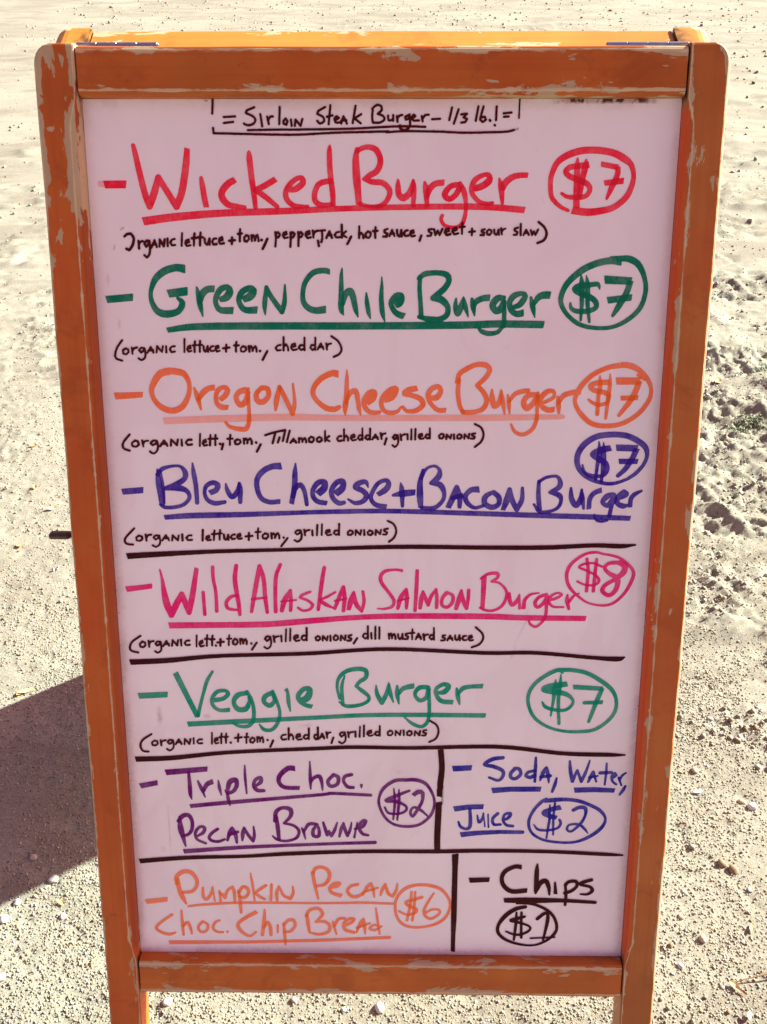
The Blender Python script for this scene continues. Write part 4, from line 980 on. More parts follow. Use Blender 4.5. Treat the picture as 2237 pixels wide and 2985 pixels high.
SMUDGES = [(-.2353, -.655, .0045, .016, .55), (-.079, -.665, .012, .004, .28), (-.0940, -.318, .008, .012, .25), (-.232, -.79, .0018, .05, .30),
           (-.252, -.245, .003, .008, .3), (-.26, -.205, .003, .009, .25), (-.1845, -.655, .006, .004, .35), (.02, -.72, .006, .006, .2),
           (-.24, -.815, .006, .006, .2), (-.125, -.875, .02, .005, .22), (.105, -.42, .01, .012, .15), (-.06, -.43, .01, .01, .2)]
M_BOARD = board_mat()

INK = {'red': (.90, .018, .055), 'green': (.002, .19, .105), 'teal': (.002, .34, .20), 'navy': (.045, .012, .33), 'blue': (.024, .018, .33),
       'orange': (.95, .165, .025), 'orange2': (.97, .22, .05), 'pink': (.84, .018, .20), 'purple': (.16, .003, .18), 'brown': (.075, .0035, .004), 'black': (.045, .0025, .004)}
INK_LOW = {'red': .96, 'green': .98, 'teal': .95, 'navy': .94, 'blue': .95, 'orange': .92, 'orange2': .88, 'pink': .96, 'purple': .96, 'brown': 1.0, 'black': 1.0}
def ink_mat(k):
    t = NT('marker_ink_'+k)
    den = t.attr('ink'); n = t.noise(55, 4, .65); n2 = t.noise(500, 2, .6, (1, .3, 1)); 
    f = t.math('MULTIPLY_ADD', t.math('SUBTRACT', n, .5), .06 if k in ('brown', 'black') else .30, den)
    f = t.math('MULTIPLY_ADD', t.math('SUBTRACT', n2, .5), .02 if k in ('brown', 'black') else .14, f)
    f = t.math('MINIMUM', t.math('MAXIMUM', f, .25), 1.0)
    c = t.mix(f, (.91, .89, .89), INK[k])
    dk = tuple(v*.62 for v in INK[k])
    c = t.mix(t.ramp(t.math('MULTIPLY_ADD', t.math('SUBTRACT', n, .5), .8, den), 1.05, 1.7), c, dk)
    return t.fin(c, .55, .12)
M_INK = {k: ink_mat(k) for k in INK}

t = NT('hinge_steel'); t.b.inputs['Metallic'].default_value = .85
M_STEEL = t.fin(t.mix(t.noise(90, 3), (.20, .20, .27), (.42, .42, .50)), .38, .5)
t = NT('dark_bronze_metal'); t.b.inputs['Metallic'].default_value = .6
M_BRONZE = t.fin(t.mix(t.noise(120, 4), (.05, .035, .02), (.17, .13, .08)), .5, .5)

t = NT('sandy_ground')
na = t.noise(1.3, 4, .6); nb = t.noise(30, 5, .7); nc = t.noise(260, 4, .8); nd = t.noise(900, 2, .7)
c = t.mix(t.ramp(na, .35, .65), (0.227, 0.220, 0.176), (0.269, 0.264, 0.215))
st = t.noise(1, 5, .68, (2.2, 4.5, 1), off=(3, 7, 0), dist=.8)
c = t.mix(t.math('MULTIPLY', t.ramp(st, .45, .62), .55), c, (0.155, 0.141, 0.111))
c = t.mix(t.math('MULTIPLY', t.ramp(nb, .50, .72), .5), c, (0.216, 0.196, 0.147))
c = t.mix(t.math('MULTIPLY', t.ramp(nc, .52, .66), .55), c, (0.338, 0.339, 0.281))
c = t.mix(t.math('MULTIPLY', t.ramp(nc, .48, .34), .70), c, (0.164, 0.102, 0.051))
t.bump(t.math('MULTIPLY_ADD', nd, .35, nc), .7, .0016)
M_GROUND = t.fin(c, .95, .1)
t = NT('gravel_grains')
tone = t.attr('tone')
cr = t.n('ShaderNodeValToRGB'); t.l(tone, cr.inputs[0])
stops = [(0, (0.154, 0.103, 0.059)), (.06, (0.216, 0.158, 0.098)), (.12, (0.209, 0.192, 0.163)), (.3, (0.238, 0.220, 0.169)), (.6, (0.279, 0.264, 0.209)), (.85, (0.335, 0.320, 0.261)), (1, (0.460, 0.447, 0.386))]
e = cr.color_ramp.elements
e[0].position, e[0].color = 0, (*stops[0][1], 1); e[1].position, e[1].color = 1, (*stops[-1][1], 1)
for p, cc in stops[1:-1]:
    q = e.new(p); q.color = (*cc, 1)
c = t.mix(t.math('MULTIPLY', t.noise(700, 3, .7), .4), cr.outputs[0], (0.238, 0.200, 0.144))
M_GRAVEL = t.fin(c, .85, .2)
def stone_mat(name, a, b):
    t = NT(name); c = t.mix(t.noise(220, 5, .7), a, b); t.bump(t.noise(300, 4, .7), .5, .001); return t.fin(c, .8, .25)
M_STONE = {'white': stone_mat('white_stone', (0.484, 0.468, 0.429), (0.624, 0.608, 0.562)), 'grey': stone_mat('grey_stone', (0.281, 0.265, 0.242), (0.429, 0.406, 0.367)),
           'tan': stone_mat('tan_stone', (0.328, 0.265, 0.195), (0.437, 0.367, 0.281)), 'pink': stone_mat('pinkish_stone', (0.406, 0.234, 0.172), (0.484, 0.328, 0.250)), 'brown': stone_mat('brown_stone', (0.172, 0.117, 0.070), (0.281, 0.211, 0.140))}
def leaf_mat(name, a, b):
    t = NT(name); return t.fin(t.mix(t.noise(160, 4, .7), a, b), .6, .3)
M_LEAF = {'orange': leaf_mat('dry_orange_leaf', (.50, .25, .10), (.62, .34, .16)), 'yellow': leaf_mat('dry_yellow_leaf', (.62, .50, .16), (.72, .60, .28)),
          'brown': leaf_mat('dry_brown_leaf', (.18, .09, .04), (.33, .18, .08)), 'white': leaf_mat('pale_petal', (.74, .76, .62), (.82, .84, .72)), 'green': leaf_mat('weed_green', (.055, .085, .028), (.13, .16, .06))}

# ---------------------------------------------------------------- ground sheet
def axis(lo, hi, step, far_lo, far_hi, g=1.09):
    a = list(np.arange(lo, hi+step*.5, step)); s = step
    while a[-1] < far_hi: s *= g; a.append(a[-1]+s)
    s = step; b = [a[0]]
    while b[-1] > far_lo: s *= g; b.append(b[-1]-s)
    return np.array(b[:0:-1]+a)
def axis2(lo, hi, step, mid, far_lo, far_hi, g1, g2):
    a = list(np.arange(lo, hi+step*.5, step)); s = step
    while a[-1] < mid: s *= g1; a.append(a[-1]+s)
    while a[-1] < far_hi: s *= g2; a.append(a[-1]+s)
    s = step; b = [a[0]]
    while b[-1] > far_lo: s *= 1.08; b.append(b[-1]-s)
    return np.array(b[:0:-1]+a)
gx = axis(-1.05, 1.05, .0056, -400, 400, 1.035); gy = axis2(.02, 1.9, .0056, 13, -300, 500, 1.0075, 1.06)
X, Y = np.meshgrid(gx, gy)
Z = ground_h(X, Y)
V = np.column_stack([X.ravel(), Y.ravel(), Z.ravel()])
ny, nx = X.shape
idx = np.arange(nx*ny).reshape(ny, nx)
F = np.column_stack([idx[:-1, :-1].ravel(), idx[:-1, 1:].ravel(), idx[1:, 1:].ravel(), idx[1:, :-1].ravel()])
gm = np_mesh('ground', V, F); smooth(gm)
link('ground', gm, M_GROUND, kind='structure')

# ---------------------------------------------------------------- gravel: grains nobody could count
ICO_V = np.array([(-1, -1, -1), (1, -1, -1), (1, 1, -1), (-1, 1, -1), (-1, -1, 1), (1, -1, 1), (1, 1, 1), (-1, 1, 1)])/3**.5*1.12
ICO_F = np.array([(0, 3, 2), (0, 2, 1), (4, 5, 6), (4, 6, 7), (0, 1, 5), (0, 5, 4), (1, 2, 6), (1, 6, 5), (2, 3, 7), (2, 7, 6), (3, 0, 4), (3, 4, 7)])
def grains(n, xr, yr, rlo, rhi, power=2.5, keep=None, base=.1):
    x = RNG.uniform(*xr, n*3); y = RNG.uniform(*yr, n*3)
    dens = fbm(x*6, y*6, 77, 3)
    k = RNG.uniform(0, 1, n*3) < sstep(.30, .62, dens)*(1-base)+base
    if keep is not None: k &= keep(x, y)
    x = x[k][:n]; y = y[k][:n]; n = len(x)
    r = rlo+(rhi-rlo)*RNG.uniform(0, 1, n)**power
    S = np.stack([r*RNG.uniform(.8, 1.35, n), r*RNG.uniform(.7, 1.1, n), r*RNG.uniform(.55, .95, n)], 1)
    a = RNG.uniform(0, 2*np.pi, n); b = RNG.normal(0, .7, n)
    P = ICO_V[None]*(1+RNG.uniform(-.28, .22, (n, 8, 1)))*S[:, None, :]
    zb = P[..., 2]*np.cos(b)[:, None]+P[..., 0]*np.sin(b)[:, None]; xb = P[..., 0]*np.cos(b)[:, None]-P[..., 2]*np.sin(b)[:, None]
    yb = P[..., 1]
    ca, sa = np.cos(a)[:, None], np.sin(a)[:, None]
    z = ground_h(x, y)+r*RNG.uniform(-.30, .35, n)
    return np.stack([x[:, None]+xb*ca-yb*sa, y[:, None]+xb*sa+yb*ca, z[:, None]+zb], 2), RNG.uniform(0, 1, n)
def U(x): return RNG.uniform(0, 1, len(x))
hid = lambda x, y: (np.abs(x) > .12+.12*y) | (y < .80)
soft = lambda x, y: fbm(x*9+2, y*9, 88, 3)-.5
sets = [grains(108000, (-.80, .80), (.03, 1.10), .0008, .0023, 2.2, lambda x, y: hid(x, y) & (U(x) < sstep(.84, .50, np.abs(x)+.5*soft(x, y))) & (U(x) < sstep(1.12, .70, y+.5*soft(x, y))), .60),
        grains(26000, (-1.1, 1.1), (.75, 2.3), .0009, .0030, 3.0, lambda x, y: hid(x, y) & (U(x) < sstep(2.4, 1.5, y+soft(x, y))), .3),
        grains(7000, (-1.6, 1.7), (1.7, 4.2), .0016, .0048, 3.8),
        grains(3800, (.36, 1.25), (.10, 2.6), .0022, .0068, 2.6, lambda x, y: U(x) < crumb_mask(x, y)**2),
        grains(1200, (-1.2, -.36), (.30, 2.6), .0020, .0050, 3.0, lambda x, y: U(x) < crumb_mask(x, y)**2),
        grains(5200, (-3.2, 3.4), (3.2, 10), .003, .016, 4.0)]
allv = np.concatenate([s[0] for s in sets]); tones = np.concatenate([s[1] for s in sets])
n = len(allv)
F = (ICO_F[None]+8*np.arange(n)[:, None, None]).reshape(-1, 3)
gme = np_mesh('gravel', allv.reshape(-1, 3), F)
fattr(gme, 'tone', np.repeat(tones, 8)); smooth(gme)
link('gravel', gme, M_GRAVEL, kind='stuff', label='pale beige gravel grains and sand scattered over the ground', category='gravel')

# ---------------------------------------------------------------- A-frame sign: geometry in panel space (u across, v up from the top edge, n towards the reader)
LEN = 1.155; AL = math.radians(22.0); T = .030
Xv = Vector((1, 0, 0)); UPv = Vector((0, math.sin(AL), math.cos(AL))); Nv = Vector((0, -math.cos(AL), math.sin(AL)))
FRONT = Matrix.Identity(4)
O = UPv*LEN+Vector((0, 0, .007))
for i in range(3):
    FRONT[i][0] = Xv[i]; FRONT[i][1] = UPv[i]; FRONT[i][2] = Nv[i]; FRONT[i][3] = O[i]
HA = (0, .0056, -T-.0022)
PH = FRONT @ Vector(HA)
BACK = Matrix.Translation(PH) @ Matrix.Rotation(math.radians(-2.5), 4, 'X') @ Matrix.Rotation(math.pi, 4, 'Z') @ Matrix.Translation(-PH) @ FRONT @ Matrix.Translation((0, .003, .004))

def loft(name, rings, attrs, wear, mat, inner=None, joint=None):
    """rings: list of lists of points"""
    k = len(rings[0]); V = [p for r in rings for p in r]; F = []
    for i in range(len(rings)-1):
        for j in range(k):
            a = i*k+j; b = i*k+(j+1) % k
            F.append((a, b, b+k, a+k))
    F.append(tuple(range(k))[::-1]); F.append(tuple((len(rings)-1)*k+j for j in range(k)))
    me = new_mesh(name, V, F)
    bm = bmesh.new(); bm.from_mesh(me); bmesh.ops.recalc_face_normals(bm, faces=bm.faces); bm.to_mesh(me); bm.free()
    fattr(me, 'edge', list(attrs)*len(rings)); fattr(me, 'wear', [w for w in wear for _ in range(k)])
    me.materials.append(mat)
    if inner is not None: fattr(me, 'inner', inner)
    if joint is not None: fattr(me, 'joint', joint)
    return me
def section(w, c, r, dn=0.0):
    """cross-section points (a, n): inner arris rounding c, outer arris r, width w"""
    pts = [(0, -T, .6), (0, -c-dn, .15), (c*.10, -c*.50-dn, .0), (c*.34, -c*.17-dn, .10), (c, -dn, 1.0), (c+.006, -dn, .15), (w-.009, -dn, .10), (w-r, -dn, .85), (w-.3*r, -.3*r-dn, 1.0), (w, -r-dn, 1.05), (w, -r-.006-dn, .3), (w, -T, .8)]
    return pts
W_ST = .037
def stile(side, seed):
    secs = []; LEN_ = LEN if seed < 2 else LEN-.016
    R = .017; r = .0028
    def cham(v):
        # the rounding of the inner edge stops just short of the rails
        a = max(0., min(1., (-.046-v)/.022)); b = max(0., min(1., (v+.948)/.03))
        if v < -1.0: return .0016
        return .0016+.0064*min(a, b)
    vs = [-LEN_, -1.05, -1.0, -.975, -.952, -.948, -.94, -.93, -.918]+list(np.linspace(-.86, -.12, 12))+[-.075, -.066, -.058, -.05, -.046, -.04, -.03]
    for v in vs: secs.append((v, W_ST, cham(v), 0))
    for k in range(7):
        a = k/6*math.pi/2
        secs.append((-R+R*math.sin(a), W_ST-R+R*math.cos(a), .0016, 0 if k < 5 else (.0006 if k == 5 else .0022)))
    rings = []; wear = []
    for v, w, c, dn in secs:
        wob = .0003*math.sin(v*31+seed)
        rings.append([(side*(.273+a)+(wob if a > .02 else 0), v, n) for a, n, _ in section(w, c, r, dn)])
        wear.append((max(0, .70*(1+v/.30)) if v > -.30 else (.15 if v < -.90 else -.1)) if seed != 1 else (.35 if v > -.05 else .1))
        if seed > 1: wear[-1] = -.15
    attrs = [q[2] for q in section(W_ST, .004, .003)]
    ink = {0: .95, 1: 1.0, 2: 0, 3: 0}[seed]
    inner = []; joint = []
    for v, w, c, dn in secs:
        k = ink if c > .004 else 0
        inner += [k, k, k, k*.9, 0]+[0]*7
        j = 1.0 if (v > -.050 or -.992 < v < -.946) else 0
        joint += [j, j, j*.8, j*.5, j*.25]+[0]*7
    me = loft('stile', rings, attrs, wear, M_V[seed % 4], inner, joint)
    return me
def rail(vlo, vhi, clo, chi, seed, dn=.0007):
    def sec(s):
        T2 = T-.0010; hi, lo = vhi-s, vlo+s; n0 = -dn-s
        return [(hi, -T2, .5), (hi, -chi+n0, .7), (hi-.3*chi, -.3*chi+n0, .6), (hi-chi, n0, 1.0), (hi-chi-.011, n0, .28), ((hi+lo)/2, n0, 0),
                (lo+clo+.010, n0, .25), (lo+clo, n0, 1.0), (lo+.3*clo, -.3*clo+n0, .5), (lo, -clo+n0, .8), (lo, -T2, .6)]
    us = [-.2722, -.2713, -.268]+list(np.linspace(-.24, .24, 13))+[.268, .2713, .2722]
    rings = []; wear = []
    for u in us:
        s = .0012 if abs(u) > .272 else 0
        rings.append([(u, v+.0002*math.sin(u*40+seed), n) for v, n, _ in sec(s)])
        w = -.08+.30*max(0, (u-.02)/.25) if seed in (0, 1) else .0
        if seed == 1: w = .10
        wear.append(w)
    return loft('rail', rings, [q[2] for q in sec(0)], wear, M_H[seed])

sign = bpy.data.objects.new('sandwich_board', None); col.objects.link(sign)
sign.location = (0, PH.y, 0); sign.empty_display_size = .1
sign['label'] = 'weathered orange wooden A-frame menu board listing burgers in coloured marker handwriting'
sign['category'] = 'menu board'
def part(name, me, mw, parent=sign, label=None, mat=None):
    o = link(name, me, mat, parent)
    pw = Matrix.Translation(sign.location) if parent is sign else parent['_mw']
    o.matrix_parent_inverse = Matrix.Identity(4)
    if parent is sign: o.matrix_basis = Matrix.Translation(-Vector(sign.location)) @ mw
    else: o.matrix_basis = Matrix.Identity(4)
    if label: o['label'] = label
    return o
part('stile', stile(-1, 0), FRONT, label='left front upright of the board, paint flaked near its rounded top')
part('stile', stile(1, 1), FRONT, label='right front upright, faded brown orange with flaked inner edge')
top_m = rail(-.0440, -.0025, .0045, .0030, 0); bot_m = rail(-.9915, -.9475, .0035, .0050, 1)
part('rail', top_m, FRONT, label='top rail with worn pale upper edge')
part('rail', bot_m, FRONT, label='bottom rail with flaked paint along both edges')
T = .034
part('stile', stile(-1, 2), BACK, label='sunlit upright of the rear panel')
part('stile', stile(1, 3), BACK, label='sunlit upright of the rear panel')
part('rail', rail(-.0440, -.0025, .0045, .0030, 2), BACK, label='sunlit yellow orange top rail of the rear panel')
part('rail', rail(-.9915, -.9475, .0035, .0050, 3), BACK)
T = .030
def box(x0, x1, y0, y1, z0, z1, bev=0.0):
    bm = bmesh.new(); bmesh.ops.create_cube(bm, size=1)
    for v in bm.verts: v.co = Vector(((x0+x1)/2+v.co.x*(x1-x0), (y0+y1)/2+v.co.y*(y1-y0), (z0+z1)/2+v.co.z*(z1-z0)))
    if bev: bmesh.ops.bevel(bm, geom=bm.edges[:], offset=bev, segments=2, affect='EDGES')
    me = bpy.data.meshes.new('box'); bm.to_mesh(me); bm.free(); return me
BN = -.014
board_me = box(-.2727, .2727, -.9473, -.0442, BN-.005, BN); board_me.name = 'writing_board'
board = part('writing_board', board_me, FRONT, label='white writing panel covered in marker handwriting', mat=M_BOARD)
part('writing_board', board_me, BACK, label='white writing panel of the rear side', mat=M_BOARD)

# ---- hinges
def knuckle_mesh(x0, x1, rad=.0021, seg=14):
    bm = bmesh.new()
    r = bmesh.ops.create_cone(bm, cap_ends=True, segments=seg, radius1=rad, radius2=rad, depth=x1-x0)
    bmesh.ops.rotate(bm, verts=bm.verts, matrix=Matrix.Rotation(math.pi/2, 3, 'Y'))
    bmesh.ops.bevel(bm, geom=[e for e in bm.edges if abs(e.verts[0].co.x-e.verts[1].co.x) < 1e-6], offset=.0003, segments=1, affect='EDGES')
    bmesh.ops.translate(bm, verts=bm.verts, vec=Vector(((x0+x1)/2, HA[1], HA[2])))
    me = bpy.data.meshes.new('knuckle'); bm.to_mesh(me); bm.free(); return me
for x0 in (-.2800, .2060):
    L = .0745; n = 4
    leafm = box(max(x0, -.2718), min(x0+L, .2718), -.0024, -.0012, -T-.0012, -.008); leafm.name = 'hinge'
    h = part('hinge', leafm, FRONT, mat=M_STEEL)
    for k in range(n):
        a = x0+L*k/n+.0002; b = x0+L*(k+1)/n-.0002
        o = link('knuckle', knuckle_mesh(a, b), M_STEEL, h)
    o = link('pin', knuckle_mesh(x0-.0008, x0+L+.0012, .0011), M_STEEL, h)
# ---- thumb turn on the left upright
def uv_shape(fn, nu, nv):
    V = []; F = []
    for i in range(nu+1):
        for j in range(nv): V.append(fn(i/nu, j/nv))
    for i in range(nu):
        for j in range(nv): F.append((i*nv+j, i*nv+(j+1) % nv, (i+1)*nv+(j+1) % nv, (i+1)*nv+j))
    F.append(tuple(range(nv))[::-1]); F.append(tuple(nu*nv+j for j in range(nv)))
    return V, F
def paddle(s, a):
    xx = -.3108-.0265*s
    prof = .0016+.0026*sstep(.05, .30, np.array(s))*1.0
    if s > .86: prof = prof*math.sqrt(max(.02, 1-((s-.86)/.142)**2))
    return (xx, -.4565+.0+prof*math.sin(a*2*math.pi)*.95, -.016+prof*2.1*math.cos(a*2*math.pi))
V, F = uv_shape(paddle, 22, 16); me = new_mesh('thumb_turn', V, F); smooth(me)
tt = part('thumb_turn', me, FRONT, label='dark metal thumb turn sticking out of the left upright', mat=M_BRONZE)
V, F = uv_shape(lambda s, a: (-.3100-.0016*s, -.4565+(.0042-.0012*s)*math.sin(a*2*math.pi), -.016+(.0042-.0012*s)*math.cos(a*2*math.pi)), 2, 18)
me = new_mesh('washer', V, F); link('washer', me, M_BRONZE, tt)

# ---------------------------------------------------------------- lettering: marker strokes united on a 0.5 mm grid and meshed (marching squares)
H = .0005
def parse(line):
    dens = 1.0
    if '|' in line: d, line = line.split('|'); dens = float(d)
    pts = []
    for tk in line.split():
        c = tk[-1] == '!'
        a = [float(q) for q in tk.rstrip('!').split(',')]
        pts.append((a[0]*1e-4, a[1]*1e-4, a[2]*1e-4, c))
    return dens, pts
def spline(pts):
    P = np.array([p[:3] for p in pts]); n = len(P); out = []
    for i in range(n-1):
        c0, c1 = pts[i][3], pts[i+1][3]
        a = P[i-1] if i > 0 and not c0 else 2*P[i]-P[i+1]
        d = P[i+2] if i+2 < n and not c1 else 2*P[i+1]-P[i]
        b, c = P[i], P[i+1]
        L = math.hypot(*(c-b)[:2]); k = max(1, int(L/.0016))
        for q in range(k):
            t_ = q/k
            out.append(.5*((2*b)+(-a+c)*t_+(2*a-5*b+4*c-d)*t_*t_+(-a+3*b-3*c+d)*t_**3))
    out.append(P[-1]); out = np.array(out); out[:, 2] = np.maximum(out[:, 2], .0005)
    return out
def ink_mesh(name, strokes, flat, low, z):
    S = [(d, spline(p)) for d, p in map(parse, strokes)]
    allp = np.concatenate([s[1] for s in S]); pad = .006
    u0, v0 = allp[:, 0].min()-pad, allp[:, 1].min()-pad
    nx = int((allp[:, 0].max()+pad-u0)/H)+2; ny = int((allp[:, 1].max()+pad-v0)/H)+2
    D = np.full((ny, nx), 1.0); C = np.zeros((ny, nx))
    for dens, p in S:
        wmax = p[:, 2].max()/2+.0015
        bx0 = max(0, int((p[:, 0].min()-wmax-u0)/H)); bx1 = min(nx, int((p[:, 0].max()+wmax-u0)/H)+2)
        by0 = max(0, int((p[:, 1].min()-wmax-v0)/H)); by1 = min(ny, int((p[:, 1].max()+wmax-v0)/H)+2)
        d = np.full((by1-by0, bx1-bx0), 1.0)
        n = len(p); seg = np.hypot(*np.diff(p[:, :2], axis=0).T); cum = np.concatenate([[0], np.cumsum(seg)]); tot = cum[-1]
        for i in range(n-1):
            a, b = p[i], p[i+1]; r = max(a[2], b[2])/2+.0012
            x0 = max(0, int((min(a[0], b[0])-r-u0)/H)-bx0); x1 = int((max(a[0], b[0])+r-u0)/H)+2-bx0
            y0 = max(0, int((min(a[1], b[1])-r-v0)/H)-by0); y1 = int((max(a[1], b[1])+r-v0)/H)+2-by0
            sub = d[y0:y1, x0:x1]
            if sub.size == 0: continue
            gx_ = u0+H*(bx0+x0+np.arange(sub.shape[1]))[None]-a[0]; gy_ = v0+H*(by0+y0+np.arange(sub.shape[0]))[:, None]-a[1]
            ex, ey = b[0]-a[0], b[1]-a[1]; l2 = ex*ex+ey*ey+1e-12
            t_ = np.clip((gx_*ex+gy_*ey)/l2, 0, 1)
            q = np.hypot(gx_-t_*ex, gy_-t_*ey)-(a[2]+(b[2]-a[2])*t_)/2-(.00022 if flat else .00005)
            if flat:
                if cum[i] < p[0, 2]*.5 and p[0, 2] > .004:
                    j = min(n-1, 3); fx, fy = p[0, 0]-p[j, 0], p[0, 1]-p[j, 1]; fl = math.hypot(fx, fy)+1e-9
                    sl = .18
                    cx, cy = fx/fl, fy/fl
                    cl = (gx_+a[0]-p[0, 0])*(cx)+(gy_+a[1]-p[0, 1])*(cy)+sl*((gx_+a[0]-p[0, 0])*(-cy)+(gy_+a[1]-p[0, 1])*cx)-.0003
                    q = np.maximum(q, cl)
                if tot-cum[i+1] < p[-1, 2]*.5 and p[-1, 2] > .004:
                    j = max(0, n-4); fx, fy = p[-1, 0]-p[j, 0], p[-1, 1]-p[j, 1]; fl = math.hypot(fx, fy)+1e-9
                    cx, cy = fx/fl, fy/fl
                    cl = (gx_+a[0]-p[-1, 0])*(cx)+(gy_+a[1]-p[-1, 1])*(cy)-.18*((gx_+a[0]-p[-1, 0])*(-cy)+(gy_+a[1]-p[-1, 1])*cx)-.0003
                    q = np.maximum(q, cl)
            np.minimum(sub, q, out=sub)
        Dv = D[by0:by1, bx0:bx1]; np.minimum(Dv, d, out=Dv)
        C[by0:by1, bx0:bx1] += np.clip(-d/.0004+.75, 0, 1)*dens
    # hand tremor of the edge and dry patches
    gy_, gx_ = np.mgrid[0:ny, 0:nx]
    D = D+.00022*(vnoise(gx_*.35, gy_*.35, 5)-.5)
    ins = D < 0
    code = ins[:-1, :-1]*1+ins[:-1, 1:]*2+ins[1:, 1:]*4+ins[1:, :-1]*8      # corners 0,1,2,3 counter-clockwise
    js, is_ = np.nonzero(code)
    if len(js) == 0: return None
    cd = code[js, is_]
    NN = nx*ny
    n00 = js*nx+is_; n10 = n00+1; n01 = n00+nx; n11 = n01+1
    corner = np.stack([n00, n10, n11, n01], 1)
    he0 = NN+n00; he1 = NN+n01; ve0 = 2*NN+n00; ve1 = 2*NN+n10       # edges: bottom, top, left, right
    edge = np.stack([he0, ve1, he1, ve0], 1)                        # edge k joins corner k and k+1
    polys = {}
    for c in range(1, 16):
        loopsets = []
        if c in (5, 10):
            for k in range(4):
                if c >> k & 1: loopsets.append([('c', k), ('e', k), ('e', (k-1) % 4)])
        else:
            lp = []
            for k in range(4):
                if c >> k & 1: lp.append(('c', k))
                if (c >> k & 1) != (c >> ((k+1) % 4) & 1): lp.append(('e', k))
            loopsets.append(lp)
        sel = cd == c
        if not sel.any(): continue
        for lp in loopsets:
            arr = np.stack([(corner if a == 'c' else edge)[sel, k] for a, k in lp], 1)
            polys.setdefault(len(lp), []).append(arr)
    faces = [np.concatenate(v) for k, v in sorted(polys.items())]
    ids = np.unique(np.concatenate([f.ravel() for f in faces]))
    Df = D.ravel(); Cf = C.ravel()
    typ = ids//NN; nid = ids % NN
    vx = (nid % nx).astype(float); vy = (nid//nx).astype(float); cv = Cf[nid].copy()
    for ty, dn_ in ((1, 1), (2, nx)):
        s = typ == ty; a = nid[s]; b = a+dn_; f_ = Df[a]/(Df[a]-Df[b]+1e-12)
        if ty == 1: vx[s] += f_
        else: vy[s] += f_
        cv[s] = np.maximum(Cf[a], Cf[b])
    V = np.column_stack([u0+vx*H, v0+vy*H, np.full(len(vx), z)])
    me = bpy.data.meshes.new(name)
    me.vertices.add(len(V)); me.vertices.foreach_set('co', V.astype(np.float32).ravel())
    loops = np.concatenate([np.searchsorted(ids, f).ravel() for f in faces])
    sizes = np.concatenate([np.full(len(f), f.shape[1]) for f in faces])
    me.loops.add(len(loops)); me.loops.foreach_set('vertex_index', loops.astype(np.int32))
    me.polygons.add(len(sizes)); me.polygons.foreach_set('loop_start', np.concatenate([[0], np.cumsum(sizes)[:-1]]).astype(np.int32))
    me.update(calc_edges=True)
    fattr(me, 'ink', low*np.clip(cv, .25, 1)+.34*np.clip(cv-1, 0, 1.2))
    return me
for gi, (nm, colr, cap, label, data) in enumerate(LETTERING):
    z = BN+.00025+(.00025 if colr in ('brown', 'black') else .0)+(gi % 3)*.00003
    me = ink_mesh(nm, data.split('\n'), cap == 'c', INK_LOW[colr], z)
    o = link(nm, me, M_INK[colr], board); o['label'] = label

# ---------------------------------------------------------------- loose things on the ground
def gz(x, y): return float(ground_h(np.array([x]), np.array([y]))[0])
def pebble(x, y, r, kind, label, seed, group='pebbles lying on the sand'):
    bm = bmesh.new(); bmesh.ops.create_icosphere(bm, subdivisions=3, radius=1)
    rg = random.Random(seed); ax = [rg.uniform(.85, 1.2), rg.uniform(.75, 1.0), rg.uniform(.6, .8)]
    ph = [rg.uniform(0, 6) for _ in range(6)]
    for v in bm.verts:
        c = v.co; k = 1+.10*math.sin(c.x*3+ph[0])*math.cos(c.y*2.6+ph[1])+.07*math.sin(c.z*4+ph[2]+c.x*2)+.04*math.sin(c.y*9+ph[3])*math.sin(c.x*8+ph[4])
        v.co = Vector((c.x*ax[0]*k, c.y*ax[1]*k, c.z*ax[2]*k))*r
    me = bpy.data.meshes.new('pebble'); bm.to_mesh(me); bm.free(); smooth(me)
    o = link('pebble', me, M_STONE[kind], label=label, category='pebble', group=group)
    o.location = (x, y, gz(x, y)+r*.30); o.rotation_euler = (0, 0, rg.uniform(0, 6))
